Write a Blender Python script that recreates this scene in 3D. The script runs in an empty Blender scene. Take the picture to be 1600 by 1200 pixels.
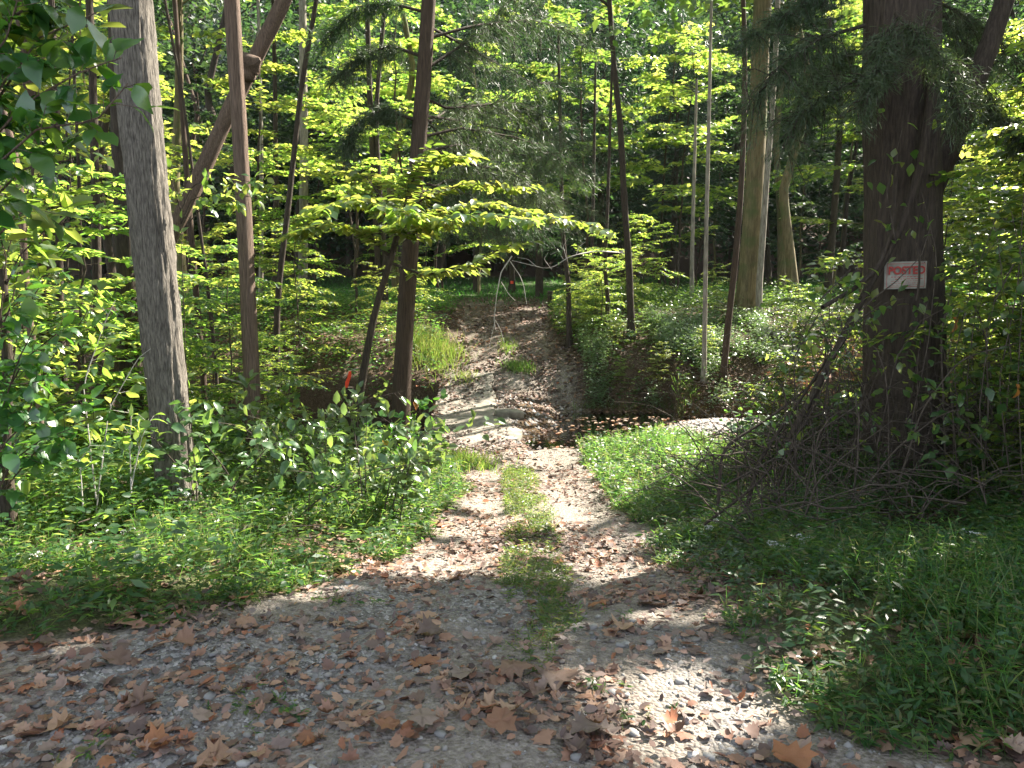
import bpy, math, random
import numpy as np
from mathutils import Matrix, Vector

S = bpy.context.scene
COL = S.collection
rng = np.random.default_rng(11)
random.seed(11)

# ------------------------------------------------------------------ camera
PITCH = math.atan(180 / 1200)
cam = bpy.data.cameras.new('camera'); cam.lens = 27; cam.sensor_width = 36
cam.clip_start = 0.05; cam.clip_end = 600
co = bpy.data.objects.new('camera', cam); COL.objects.link(co)
co.location = (0, 0, 1.6); co.rotation_euler = (math.pi / 2 - PITCH, 0, 0)
S.camera = co

# ------------------------------------------------------------------ light
SUN_AZ, SUN_EL = math.radians(50), math.radians(41)      # azimuth measured from the view axis towards +X
SUN = np.array([math.sin(SUN_AZ) * math.cos(SUN_EL), math.cos(SUN_AZ) * math.cos(SUN_EL), math.sin(SUN_EL)])
w = bpy.data.worlds.new('World'); S.world = w; w.use_nodes = True
nt = w.node_tree; nt.nodes.clear()
sky = nt.nodes.new('ShaderNodeTexSky'); sky.sky_type = 'NISHITA'; sky.sun_disc = False
sky.sun_elevation = SUN_EL; sky.sun_rotation = SUN_AZ
bg = nt.nodes.new('ShaderNodeBackground'); bg.inputs[1].default_value = 0.097
wo = nt.nodes.new('ShaderNodeOutputWorld')
hs = nt.nodes.new('ShaderNodeHueSaturation'); hs.inputs['Saturation'].default_value = .5
nt.links.new(sky.outputs[0], hs.inputs['Color']); nt.links.new(hs.outputs[0], bg.inputs[0]); nt.links.new(bg.outputs[0], wo.inputs[0])
sl = bpy.data.lights.new('sun', 'SUN'); sl.energy = 5.0; sl.angle = math.radians(0.53); sl.color = (1.0, 0.93, 0.80)
so = bpy.data.objects.new('sun', sl); COL.objects.link(so)
so.rotation_euler = Vector((-SUN[0], -SUN[1], -SUN[2])).to_track_quat('-Z', 'Y').to_euler()
S.view_settings.view_transform = 'Standard'; S.view_settings.look = 'None'
S.view_settings.exposure = 2.5; S.view_settings.gamma = 1
S.view_settings.use_curve_mapping = False
cy = S.cycles
cy.max_bounces = 6; cy.diffuse_bounces = 4; cy.glossy_bounces = 2; cy.transmission_bounces = 4; cy.transparent_max_bounces = 6
cy.caustics_reflective = False; cy.caustics_refractive = False
cy.sample_clamp_indirect = 6; cy.use_denoising = True

# ------------------------------------------------------------------ maths helpers
def at(px, py, Y):
    """point at depth Y (metres along the view axis on the ground) seen at photo pixel px, py"""
    x, y = (px - 800) / 1200, (600 - py) / 1200
    c, s = math.cos(PITCH), math.sin(PITCH)
    d = np.array([x, c + y * s, -s + y * c])
    return np.array([0, 0, 1.6]) + d * (Y / d[1])

def nz(v):
    return v / np.maximum(np.linalg.norm(v, axis=-1, keepdims=True), 1e-9)

def _h(ix, iy, seed):
    n = (ix.astype(np.int64) * 374761393 + iy.astype(np.int64) * 668265263 + seed * 1442695041) & 0xffffffff
    n = ((n ^ (n >> 13)) * 1274126177) & 0xffffffff
    return ((n ^ (n >> 16)) & 0xffff) / 65535.0

def vnoise(x, y, seed=0):
    x, y = np.asarray(x, float), np.asarray(y, float)
    ix, iy = np.floor(x), np.floor(y); fx, fy = x - ix, y - iy
    fx, fy = fx * fx * (3 - 2 * fx), fy * fy * (3 - 2 * fy)
    a, b = _h(ix, iy, seed), _h(ix + 1, iy, seed); c, d = _h(ix, iy + 1, seed), _h(ix + 1, iy + 1, seed)
    return (a + (b - a) * fx) * (1 - fy) + (c + (d - c) * fx) * fy

def fbm(x, y, seed=0, o=4):
    v, a, t = 0, 1, 0
    x, y = np.asarray(x, float), np.asarray(y, float)
    for i in range(o):
        v = v + a * vnoise(x * 2 ** i, y * 2 ** i, seed + i * 17); t += a; a *= .5
    return v / t

def sst(a, b, x):
    t = np.clip((x - a) / (b - a), 0, 1); return t * t * (3 - 2 * t)

# ------------------------------------------------------------------ terrain
PY = np.array([-60, -5, 2.5, 3.5, 5.2, 7, 10, 12, 14.5, 16, 18.5, 21, 26, 40, 52, 62, 80, 105, 150])
PZ = np.array([.3, .1, 0, -.08, -.45, -.65, -1.05, -1.1, -.9, -.42, .2, .55, .7, .68, 1.2, 3.5, 13, 30, 52])
LY = np.array([-20, 2.0, 3.0, 3.2, 3.5, 4.2, 4.9, 6.1, 8, 10, 11.3, 14.5, 16, 18.5, 21, 25, 40])
LX = np.array([-9, -5, -2.9, -2.2, -1.5, -1.1, -.82, -.56, -.5, -.56, -1.38, -1.42, -1.15, -1.2, -1.3, -1.4, -1.6])
RY = np.array([-20, 1.5, 2.65, 3.6, 5.5, 7, 9.8, 12, 15, 16.3, 19, 21, 25, 40])
RX = np.array([4, 2.0, .98, .93, 1.0, 1.02, .95, 1.1, 1.4, 1.05, .7, .7, .6, .5])

def smooth_interp(y, X, V):
    return (np.interp(y - .35, X, V) + np.interp(y, X, V) + np.interp(y + .35, X, V)) / 3

def xl(y): return np.interp(y, LY, LX)
def xr(y): return np.interp(y, RY, RX)

def outside(x, y):
    """signed distance outside the track (positive on the verges)"""
    wob = (fbm(x * 1.7, y * 1.7, 5, 3) - .5) * .5
    return np.maximum(xl(y) - x, x - xr(y)) + wob

def creek_y(x):
    return np.where(x > 0, 13.25 + .035 * np.clip(x - 2, 0, 20) ** 2, 13.4 + .03 * x)

def height(x, y):
    x, y = np.asarray(x, float), np.asarray(y, float)
    z = smooth_interp(y, PY, PZ)
    o = np.maximum(xl(y) - x, x - xr(y))
    near = 1 - sst(14, 20, y)
    z = z + .16 * sst(0, 1.2, o) * near + .02 * np.clip(np.abs(x) - 4, 0, 20) * near
    z = z + .45 * sst(1.3, 4.0, x) * (1 - sst(8, 10.5, y)) * sst(4, 6, y)
    z = z + .28 * sst(1.2, 5.0, -x) * (1 - sst(8, 11, y)) * sst(4, 6.5, y)
    z = z + .35 * sst(.9, 2.4, x) * sst(14.8, 16.6, y) * (1 - sst(19, 22, y))
    z = z + .30 * sst(1.0, 2.4, -x) * sst(15.0, 16.4, y) * (1 - sst(19, 22, y))
    # road ruts
    mid = (xl(y) + xr(y)) / 2
    z = z - .04 * np.exp(-((np.abs(x - mid) - .45) / .22) ** 2) * near
    # creek: pool and stream on one side, deep pit on the other
    d = np.abs(y - creek_y(x))
    ex = -.12 + .35 * np.clip((y - 12.4) / 1.2, -1, 1)
    z = z + (np.minimum(z, -1.25 - .04 * np.clip(x, 0, 2)) - z) * (1 - sst(np.where(x < 3.2, 1.15, .8), np.where(x < 3.2, np.where(y > creek_y(x), 2.6, 2.0), 1.7), d)) * sst(-.1, .9, x - ex)
    z = z + .24 * np.exp(-(((x - 4.0) / 1.5) ** 2 + ((y - 13.2) / .85) ** 2) ** 2)
    dl = np.abs(y - creek_y(x) + .05)
    pit = (1 - sst(1.45, 1.95, dl)) * sst(1.40, 1.62, -x)
    z = z + (np.minimum(z, -2.45) - z) * pit
    z = z + (fbm(x * .5, y * .5, 3, 3) - .5) * .22 * sst(.2, 2, o)
    z = z + (fbm(x * 4, y * 4, 9, 3) - .5) * .05 + (fbm(x * .06, y * .06, 21, 3) - .5) * 6 * sst(55, 80, y)
    return z

def H(x, y): return float(height(np.array([x]), np.array([y]))[0])

# ------------------------------------------------------------------ mesh builder
TRI = [0]
class MB:
    def __init__(s): s.v, s.f, s.r, s.n = [], [], [], 0
    def add(s, v, f, r=None):
        v = np.asarray(v, np.float32).reshape(-1, 3); f = np.asarray(f, np.int64)
        s.v.append(v); s.f.append(f + s.n); s.n += len(v)
        s.r.append(np.full(len(f), .5, np.float32) if r is None else np.broadcast_to(np.asarray(r, np.float32), (len(f),)))
    def mesh(s, name, mat, smooth=False):
        me = bpy.data.meshes.new(name)
        v = np.concatenate(s.v); me.vertices.add(len(v)); me.vertices.foreach_set('co', v.ravel())
        idx = np.concatenate([f.ravel() for f in s.f]).astype(np.int32)
        tot = np.concatenate([np.full(len(f), f.shape[1], np.int64) for f in s.f])
        TRI[0] += int((tot - 2).sum())
        st = np.concatenate([[0], np.cumsum(tot)[:-1]]).astype(np.int32)
        me.loops.add(len(idx)); me.loops.foreach_set('vertex_index', idx)
        me.polygons.add(len(tot)); me.polygons.foreach_set('loop_start', st)
        if smooth: me.polygons.foreach_set('use_smooth', np.ones(len(tot), bool))
        a = me.attributes.new('rnd', 'FLOAT', 'FACE'); a.data.foreach_set('value', np.concatenate(s.r).astype(np.float32))
        me.update(calc_edges=True)
        me.materials.append(mat)
        return me
    def build(s, name, mat, parent=None, smooth=False, loc=None):
        return link(name, s.mesh(name, mat, smooth), parent, loc)

def link(name, data, parent=None, loc=None):
    o = bpy.data.objects.new(name, data); COL.objects.link(o)
    if parent is not None: o.parent = parent
    if loc is not None: o.location = loc
    return o

def tag(o, label=None, cat=None, group=None, kind=None):
    if label: o['label'] = label
    if cat: o['category'] = cat
    if group: o['group'] = group
    if kind: o['kind'] = kind
    return o

def thing(name, label, cat, loc, group=None):
    o = link(name, None, None, tuple(loc)); o.empty_display_size = .2
    return tag(o, label, cat, group)

# ------------------------------------------------------------------ leaf shapes
# verts (u along, v across, w lift) and faces
OVATE = (np.array([[0, 0, 0], [.3, -.43, .07], [.68, -.36, .05], [1, 0, -.08], [.68, .36, .05], [.3, .43, .07]]),
         np.array([[0, 1, 2, 3], [0, 3, 4, 5]]))
LANCE = (np.array([[0, 0, 0], [.4, -.5, .03], [1, 0, -.12], [.4, .5, .03]]), np.array([[0, 1, 2, 3]]))
BLADE = (np.array([[0, -.5, 0], [0, .5, 0], [.5, .4, .06], [.5, -.4, .06], [.85, .2, -.02], [.85, -.2, -.02], [1, 0, -.12]]),
         np.array([[0, 1, 2, 3], [3, 2, 4, 5]]))
NEEDLE = (np.array([[0, -.5, 0], [0, .5, 0], [1, .25, -.1], [1, -.25, -.1]]), np.array([[0, 1, 2, 3]]))
def _fan(pts, lift):
    c = np.array([[.38, 0, 0]]); p = np.array(pts)
    v = np.concatenate([c, np.column_stack([p, lift(p)])]); n = len(p)
    f = np.array([[0, 1 + i, 1 + (i + 1) % n] for i in range(n)])
    return v, f
_mp = [(0, 0), (.05, .28), (.32, .55), (.36, .24), (.72, .46), (.66, .17), (1, 0), (.66, -.17), (.72, -.46), (.36, -.24), (.32, -.55), (.05, -.28)]
MAPLE = _fan(_mp, lambda p: .10 * np.abs(p[:, 1]) - .06 * p[:, 0])
_sy = [(0, 0), (-.06, .2), (.08, .36), (.02, .56), (.26, .5), (.42, .66), (.5, .38), (.66, .4), (.74, .2), (1, .02), (.76, -.16), (.7, -.42), (.5, -.36), (.44, -.64), (.28, -.46), (.04, -.6), (.1, -.34), (-.04, -.2)]

def leaf_block(mb, c, d, n, L, W, tpl, r=None, curl=None):
    c = np.asarray(c, float); N = len(c)
    if N == 0: return
    d = nz(np.asarray(d, float)); n = np.asarray(n, float)
    b = nz(np.cross(n, d)); n = np.cross(d, b)
    tv, tf = tpl
    L = np.broadcast_to(L, (N,))[:, None, None]; W = np.broadcast_to(W, (N,))[:, None, None]
    u, v, wz = tv[:, 0][None, :, None], tv[:, 1][None, :, None], tv[:, 2][None, :, None]
    if curl is not None:
        k = np.asarray(curl)[:, None, None]
        wz = wz + k * ((u - .4) ** 2 + 1.1 * v ** 2)
    P = c[:, None] + L * u * d[:, None] + W * v * b[:, None] + L * wz * n[:, None]
    f = tf[None] + (np.arange(N) * len(tv))[:, None, None]
    if r is None: r = rng.random(N)
    mb.add(P.reshape(-1, 3), f.reshape(-1, tf.shape[1]), np.repeat(r, len(tf)))

def tube(mb, pts, rad, sides=6, r=.5, rough=0, seed=0, cap=True, fx=3.0, fz=3.0, flare=0):
    pts = np.asarray(pts, float); n = len(pts)
    rad = np.broadcast_to(np.asarray(rad, float), (n,))
    t = nz(np.gradient(pts, axis=0))
    ref = np.array([1., 0, 0]) if abs(t[0][0]) < .8 else np.array([0, 1., 0])
    a = nz(np.cross(t, ref)); b = np.cross(t, a)
    th = np.linspace(0, 2 * np.pi, sides, endpoint=False)
    R = np.repeat(rad[:, None], sides, 1)
    s = np.concatenate([[0], np.cumsum(np.linalg.norm(np.diff(pts, axis=0), axis=1))])
    if rough:
        cx, cz = np.cos(th)[None] * fx, np.sin(th)[None] * fx
        zz = s[:, None] * fz
        nn = fbm(cx * 2 + 50 + zz * .31, cz * 2 + 30 + zz, seed, 4) - .5
        rid = np.abs(fbm(cx * 4 + 9 + zz * .13, cz * 4 + zz * .4, seed + 3, 3) - .5) * 2
        R = R * (1 + rough * (nn * 1.2 + rid * .9 - .2))
    if flare:
        k = np.exp(-s / flare)[:, None]
        R = R * (1 + k * (.55 + .45 * np.cos(th * 4 + seed)[None]))
    P = pts[:, None] + R[..., None] * (a[:, None] * np.cos(th)[None, :, None] + b[:, None] * np.sin(th)[None, :, None])
    i = np.arange(n - 1)[:, None] * sides; j = np.arange(sides)[None]; k = (j + 1) % sides
    f = np.stack([i + j, i + k, i + sides + k, i + sides + j], -1).reshape(-1, 4)
    mb.add(P.reshape(-1, 3), f, r)
    if cap and sides >= 3:
        mb.add(P[-1], np.arange(sides)[None], r)

def resample(pts, n):
    pts = np.asarray(pts, float)
    s = np.concatenate([[0], np.cumsum(np.linalg.norm(np.diff(pts, axis=0), axis=1))])
    q = np.linspace(0, s[-1], n)
    p = np.stack([np.interp(q, s, pts[:, k]) for k in range(3)], 1)
    m = max(1, n // 14)
    if m > 1:
        pad = np.concatenate([np.repeat(p[:1], m, 0), p, np.repeat(p[-1:], m, 0)])
        ker = np.ones(2 * m + 1) / (2 * m + 1)
        p2 = np.stack([np.convolve(pad[:, k], ker, 'valid') for k in range(3)], 1)
        p2[0], p2[-1] = p[0], p[-1]; p = p2
    return p

# ------------------------------------------------------------------ materials
def newmat(name):
    m = bpy.data.materials.new(name); m.use_nodes = True
    t = m.node_tree; t.nodes.clear()
    return m, t, t.nodes.new('ShaderNodeOutputMaterial')
def nd(t, typ, **k):
    n = t.nodes.new(typ)
    for a, b in k.items(): setattr(n, a, b)
    return n
def ramp(t, stops):
    r = nd(t, 'ShaderNodeValToRGB'); e = r.color_ramp.elements
    while len(e) < len(stops): e.new(.5)
    for i, (p, c) in enumerate(stops): e[i].position = p; e[i].color = (*c, 1)
    return r

def leaf_mat(name, cols, trans, fac=.5, rough=.38, src='attr', spec=.5):
    m, t, out = newmat(name)
    if src == 'attr':
        a = nd(t, 'ShaderNodeAttribute', attribute_name='rnd'); s = a.outputs['Fac']
    else:
        a = nd(t, 'ShaderNodeObjectInfo'); s = a.outputs['Random']
    n = len(cols)
    r1 = ramp(t, [(i / max(1, n - 1), c) for i, c in enumerate(cols)])
    r2 = ramp(t, [(i / max(1, n - 1), c) for i, c in enumerate(trans)])
    t.links.new(s, r1.inputs[0]); t.links.new(s, r2.inputs[0])
    no = nd(t, 'ShaderNodeTexNoise'); no.inputs['Scale'].default_value = 45; no.inputs['Detail'].default_value = 2
    tc = nd(t, 'ShaderNodeTexCoord'); t.links.new(tc.outputs['Object'], no.inputs['Vector'])
    bc = nd(t, 'ShaderNodeHueSaturation'); mr = nd(t, 'ShaderNodeMapRange')
    mr.inputs[3].default_value = .72; mr.inputs[4].default_value = 1.28
    t.links.new(no.outputs[0], mr.inputs[0]); t.links.new(mr.outputs[0], bc.inputs['Value']); t.links.new(r1.outputs[0], bc.inputs['Color'])
    if src == 'attr':                                                   # every plant a little different from its neighbour
        oi = nd(t, 'ShaderNodeObjectInfo'); m1 = nd(t, 'ShaderNodeMapRange'); m1.inputs[3].default_value = .475; m1.inputs[4].default_value = .515
        m2 = nd(t, 'ShaderNodeMath', operation='MULTIPLY_ADD'); m2.inputs[1].default_value = 7.31; m2.inputs[2].default_value = 0; m3 = nd(t, 'ShaderNodeMath', operation='FRACT')
        m4 = nd(t, 'ShaderNodeMapRange'); m4.inputs[3].default_value = .72; m4.inputs[4].default_value = 1.2
        t.links.new(oi.outputs['Random'], m1.inputs[0]); t.links.new(oi.outputs['Random'], m2.inputs[0]); t.links.new(m2.outputs[0], m3.inputs[0]); t.links.new(m3.outputs[0], m4.inputs[0])
        t.links.new(m1.outputs[0], bc.inputs['Hue']); h2 = nd(t, 'ShaderNodeHueSaturation'); t.links.new(m1.outputs[0], h2.inputs['Hue']); t.links.new(m4.outputs[0], h2.inputs['Value']); t.links.new(r2.outputs[0], h2.inputs['Color']); trc = h2.outputs[0]
    else: trc = r2.outputs[0]
    p = nd(t, 'ShaderNodeBsdfPrincipled'); p.inputs['Roughness'].default_value = rough
    p.inputs['Specular IOR Level'].default_value = spec
    t.links.new(bc.outputs[0], p.inputs['Base Color'])
    if fac > 0:
        tr = nd(t, 'ShaderNodeBsdfTranslucent'); mx = nd(t, 'ShaderNodeMixShader'); mx.inputs[0].default_value = fac
        t.links.new(trc, tr.inputs[0]); t.links.new(p.outputs[0], mx.inputs[1]); t.links.new(tr.outputs[0], mx.inputs[2])
        t.links.new(mx.outputs[0], out.inputs[0])
    else:
        t.links.new(p.outputs[0], out.inputs[0])
    return m

def bark_mat(name, dark, light, sx=14, sz=2.2, bump=.6, moss=None, rough=.9):
    m, t, out = newmat(name)
    tc = nd(t, 'ShaderNodeTexCoord'); mp = nd(t, 'ShaderNodeMapping'); mp.inputs['Scale'].default_value = (sx, sx, sz)
    t.links.new(tc.outputs['Object'], mp.inputs[0])
    n1 = nd(t, 'ShaderNodeTexNoise'); n1.inputs['Scale'].default_value = 2.2; n1.inputs['Detail'].default_value = 6; n1.inputs['Roughness'].default_value = .65
    t.links.new(mp.outputs[0], n1.inputs['Vector'])
    n2 = nd(t, 'ShaderNodeTexNoise'); n2.inputs['Scale'].default_value = 2.0; n2.inputs['Detail'].default_value = 3
    t.links.new(tc.outputs['Object'], n2.inputs['Vector'])
    r = ramp(t, [(.3, dark), (.52, tuple((a + b) / 2 for a, b in zip(dark, light))), (.72, light)])
    t.links.new(n1.outputs[0], r.inputs[0])
    last = r.outputs[0]
    if moss:
        mx = nd(t, 'ShaderNodeMix', data_type='RGBA'); rr = ramp(t, [(.5, (0, 0, 0)), (.68, (1, 1, 1))])
        t.links.new(n2.outputs[0], rr.inputs[0]); t.links.new(rr.outputs[0], mx.inputs[0])
        t.links.new(last, mx.inputs[6]); mx.inputs[7].default_value = (*moss, 1); last = mx.outputs[2]
    p = nd(t, 'ShaderNodeBsdfPrincipled'); p.inputs['Roughness'].default_value = rough; p.inputs['Specular IOR Level'].default_value = .2
    t.links.new(last, p.inputs['Base Color'])
    b = nd(t, 'ShaderNodeBump'); b.inputs['Strength'].default_value = bump; b.inputs['Distance'].default_value = .02
    t.links.new(n1.outputs[0], b.inputs['Height']); t.links.new(b.outputs[0], p.inputs['Normal'])
    t.links.new(p.outputs[0], out.inputs[0])
    return m

def plain(name, col, rough=.6, var=.25, scale=12, spec=.4):
    m, t, out = newmat(name)
    tc = nd(t, 'ShaderNodeTexCoord'); n = nd(t, 'ShaderNodeTexNoise'); n.inputs['Scale'].default_value = scale; n.inputs['Detail'].default_value = 5
    t.links.new(tc.outputs['Object'], n.inputs['Vector'])
    r = ramp(t, [(.25, tuple(c * (1 - var) for c in col)), (.75, tuple(min(1, c * (1 + var)) for c in col))])
    t.links.new(n.outputs[0], r.inputs[0])
    p = nd(t, 'ShaderNodeBsdfPrincipled'); p.inputs['Roughness'].default_value = rough; p.inputs['Specular IOR Level'].default_value = spec
    t.links.new(r.outputs[0], p.inputs['Base Color']); t.links.new(p.outputs[0], out.inputs[0])
    return m

M = {}
g = [(.026, .066, .028), (.036, .082, .032), (.052, .100, .036), (.085, .118, .036)]
gt = [(.18, .33, .04), (.30, .48, .06), (.46, .60, .09), (.60, .62, .12)]
M['leaf'] = leaf_mat('leaf_green', g, gt, .55)
M['leaf_obj'] = leaf_mat('leaf_green_single', g, gt, .5, src='obj', rough=.28, spec=.8)
M['leaf_big'] = leaf_mat('leaf_bluish', [(.022, .075, .022), (.035, .10, .028), (.05, .12, .03)], [(.08, .24, .02), (.14, .32, .03), (.25, .40, .03)], .4, src='obj', rough=.26, spec=.9)
_sh = ([(.045, .098, .045), (.062, .12, .05), (.085, .14, .055)], [(.16, .32, .06), (.24, .40, .07), (.32, .46, .08)])
M['leaf_shrub'] = leaf_mat('leaf_shrub_single', *_sh, .4, src='obj', rough=.3, spec=.7)
M['leaf_sh'] = leaf_mat('leaf_shrub', *_sh, .4, rough=.3, spec=.7)
M['leaf_canopy'] = leaf_mat('leaf_canopy', [(.034, .07, .02), (.06, .105, .028)], [(.18, .32, .04), (.34, .46, .07)], .5)
M['leaf_far'] = leaf_mat('leaf_far', [(.016, .036, .022), (.034, .066, .028)], [(.04, .09, .03), (.10, .19, .04)], .4, rough=.5)  # darker leaf colour puts shade into the far wood
M['needle'] = leaf_mat('needle', [(.022, .048, .020), (.045, .070, .032), (.08, .095, .055)], [(.05, .12, .03), (.09, .17, .04), (.15, .2, .08)], .3, rough=.5)
M['herb_glint_tint'] = leaf_mat('herb_glint_tint', [(.10, .15, .085), (.14, .19, .11), (.20, .23, .16)], [(.22, .38, .09), (.3, .45, .12), (.4, .48, .2)], .4, rough=.3, spec=.9)  # pale leaf colour stands in for sun glints on the bank
M['needle_dark'] = leaf_mat('needle_dark', [(.012, .030, .020), (.024, .048, .028)], [(.03, .08, .03), (.05, .12, .04)], .25, rough=.55)
M['grass'] = leaf_mat('grass', [(.026, .074, .030), (.038, .096, .036), (.060, .115, .036), (.16, .14, .07)], [(.12, .28, .03), (.20, .40, .05), (.30, .45, .07), (.4, .36, .14)], .5, rough=.4)
M['grass_far'] = leaf_mat('grass_far', [(.03, .09, .02), (.05, .12, .025)], [(.10, .32, .03), (.16, .4, .03)], .5, rough=.5)
M['herb'] = leaf_mat('herb', [(.024, .066, .032), (.034, .084, .036), (.056, .108, .038)], [(.10, .25, .04), (.18, .36, .05), (.28, .44, .06)], .45, rough=.35)
br = [(.075, .055, .050), (.15, .10, .078), (.23, .13, .085), (.31, .19, .12), (.38, .25, .165), (.22, .165, .135), (.12, .082, .066), (.30, .13, .06)]
brt = [(.06, .04, .02), (.10, .06, .03), (.2, .1, .04), (.3, .16, .06), (.3, .18, .09), (.15, .11, .08), (.08, .05, .03), (.3, .13, .05)]
M['litter'] = leaf_mat('dry_leaf', br, brt, .18, rough=.55, spec=.35)
M['litter_obj'] = leaf_mat('dry_leaf_single', br, brt, .18, src='obj', rough=.55, spec=.35)
M['litter_old'] = leaf_mat('old_leaf', [(.06, .045, .038), (.11, .085, .072), (.17, .13, .108), (.24, .165, .115), (.15, .128, .115), (.30, .20, .135), (.09, .068, .056)], [(.06, .04, .02), (.10, .06, .03), (.2, .12, .06), (.2, .12, .06), (.15, .11, .08), (.2, .14, .08), (.08, .05, .03)], .15, rough=.6, spec=.35)
M['rust'] = leaf_mat('rust_leaf', [(.25, .07, .02), (.32, .12, .03)], [(.4, .1, .02), (.5, .2, .03)], .35, src='obj')
M['yellow'] = leaf_mat('yellow_leaf', [(.42, .26, .03), (.5, .36, .06)], [(.6, .4, .03), (.6, .45, .05)], .4, src='obj')
M['bark_grey'] = bark_mat('bark_grey', (.035, .030, .026), (.27, .24, .205), 46, 6, 1.0)
M['bark_brown'] = bark_mat('bark_brown', (.03, .021, .016), (.115, .08, .06), 50, 2.2, .9)
M['bark_dark'] = bark_mat('bark_dark', (.022, .017, .014), (.085, .065, .05), 30, 4, .9)
M['bark_pale'] = bark_mat('bark_pale', (.12, .10, .08), (.36, .32, .27), 12, 2.5, .5)
M['bark_olive'] = bark_mat('bark_olive', (.07, .055, .03), (.22, .18, .10), 12, 1.5, .6, moss=(.08, .10, .04))
M['bark_red'] = bark_mat('bark_red', (.05, .034, .027), (.24, .17, .132), 60, 2.6, 1.0)
M['twig'] = bark_mat('twig', (.024, .019, .015), (.115, .09, .072), 20, 8, .3)
M['twig_pale'] = bark_mat('twig_pale', (.30, .27, .25), (.55, .51, .48), 20, 8, .3)
M['stem_green'] = plain('stem_green', (.10, .13, .04))
M['stone'] = leaf_mat('stone', [(.11, .103, .098), (.18, .172, .166), (.26, .248, .236), (.16, .135, .115), (.38, .365, .35)], [(0, 0, 0)] * 5, 0, rough=.8)
M['stone_obj'] = leaf_mat('stone_single', [(.11, .103, .098), (.18, .172, .166), (.26, .248, .236), (.16, .135, .115), (.38, .365, .35)], [(0, 0, 0)] * 5, 0, src='obj', rough=.8)
M['flower'] = plain('white_petal', (.75, .75, .74), .6, .1)
M['rock'] = plain('rock', (.34, .31, .27), .9, .45, 6)
M['sign_white'] = plain('sign_white', (.26, .245, .21), .65, .55, 10)
M['sign_red'] = plain('sign_red', (.32, .04, .035), .6, .3, 60)
M['ribbon'] = plain('ribbon_red', (.75, .06, .02), .45, .15)
M['concrete'] = plain('concrete', (.20, .178, .15), .95, .6, 7)

# ground material: zones come from vertex masks, grain from noise
def ground_mat():
    m, t, out = newmat('ground')
    tc = nd(t, 'ShaderNodeTexCoord')
    def attr(n): return nd(t, 'ShaderNodeAttribute', attribute_name=n).outputs['Fac']
    def noise(sc, det=5, ro=.6):
        n = nd(t, 'ShaderNodeTexNoise'); n.inputs['Scale'].default_value = sc; n.inputs['Detail'].default_value = det; n.inputs['Roughness'].default_value = ro
        t.links.new(tc.outputs['Object'], n.inputs['Vector']); return n.outputs[0]
    def mix(f, a, b):
        x = nd(t, 'ShaderNodeMix', data_type='RGBA'); t.links.new(f, x.inputs[0])
        t.links.new(a, x.inputs[6]); t.links.new(b, x.inputs[7]); return x.outputs[2]
    nf, nm = noise(30, 6, .7), noise(6, 5)
    litter = ramp(t, [(.3, (.035, .024, .016)), (.5, (.085, .058, .040)), (.7, (.16, .115, .085))]); t.links.new(nf, litter.inputs[0])
    soil = ramp(t, [(.3, (.12, .100, .085)), (.5, (.22, .190, .163)), (.7, (.34, .30, .262))]); t.links.new(nf, soil.inputs[0])
    vo = nd(t, 'ShaderNodeTexVoronoi'); vo.inputs['Scale'].default_value = 55; t.links.new(tc.outputs['Object'], vo.inputs['Vector'])
    sep = nd(t, 'ShaderNodeSeparateColor'); t.links.new(vo.outputs['Color'], sep.inputs[0])
    grav = ramp(t, [(0, (.085, .080, .076)), (.4, (.16, .150, .143)), (.75, (.23, .22, .21)), (1, (.36, .35, .335))]); t.links.new(sep.outputs[0], grav.inputs[0])
    green = ramp(t, [(.3, (.03, .055, .015)), (.6, (.055, .085, .022)), (.8, (.10, .085, .045))]); t.links.new(nm, green.inputs[0])
    wet = ramp(t, [(.3, (.05, .032, .016)), (.7, (.14, .085, .04))]); t.links.new(nf, wet.inputs[0])
    c = mix(attr('path'), litter.outputs[0], soil.outputs[0])
    c = mix(attr('gravel'), c, grav.outputs[0])
    c = mix(attr('green'), c, green.outputs[0])
    c = mix(attr('wet'), c, wet.outputs[0])
    mud = ramp(t, [(.3, (.010, .008, .006)), (.7, (.034, .025, .018))]); t.links.new(nf, mud.inputs[0])  # near-black soil colour paints the pit's shade into the ground
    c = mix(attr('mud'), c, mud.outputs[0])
    p = nd(t, 'ShaderNodeBsdfPrincipled'); p.inputs['Roughness'].default_value = .92; p.inputs['Specular IOR Level'].default_value = .2
    t.links.new(c, p.inputs['Base Color'])
    ad = nd(t, 'ShaderNodeMath', operation='SUBTRACT'); t.links.new(nf, ad.inputs[0]); t.links.new(vo.outputs['Distance'], ad.inputs[1])
    b = nd(t, 'ShaderNodeBump'); b.inputs['Strength'].default_value = .7; b.inputs['Distance'].default_value = .025
    t.links.new(ad.outputs[0], b.inputs['Height']); t.links.new(b.outputs[0], p.inputs['Normal'])
    t.links.new(p.outputs[0], out.inputs[0])
    return m
M['ground'] = ground_mat()

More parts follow.
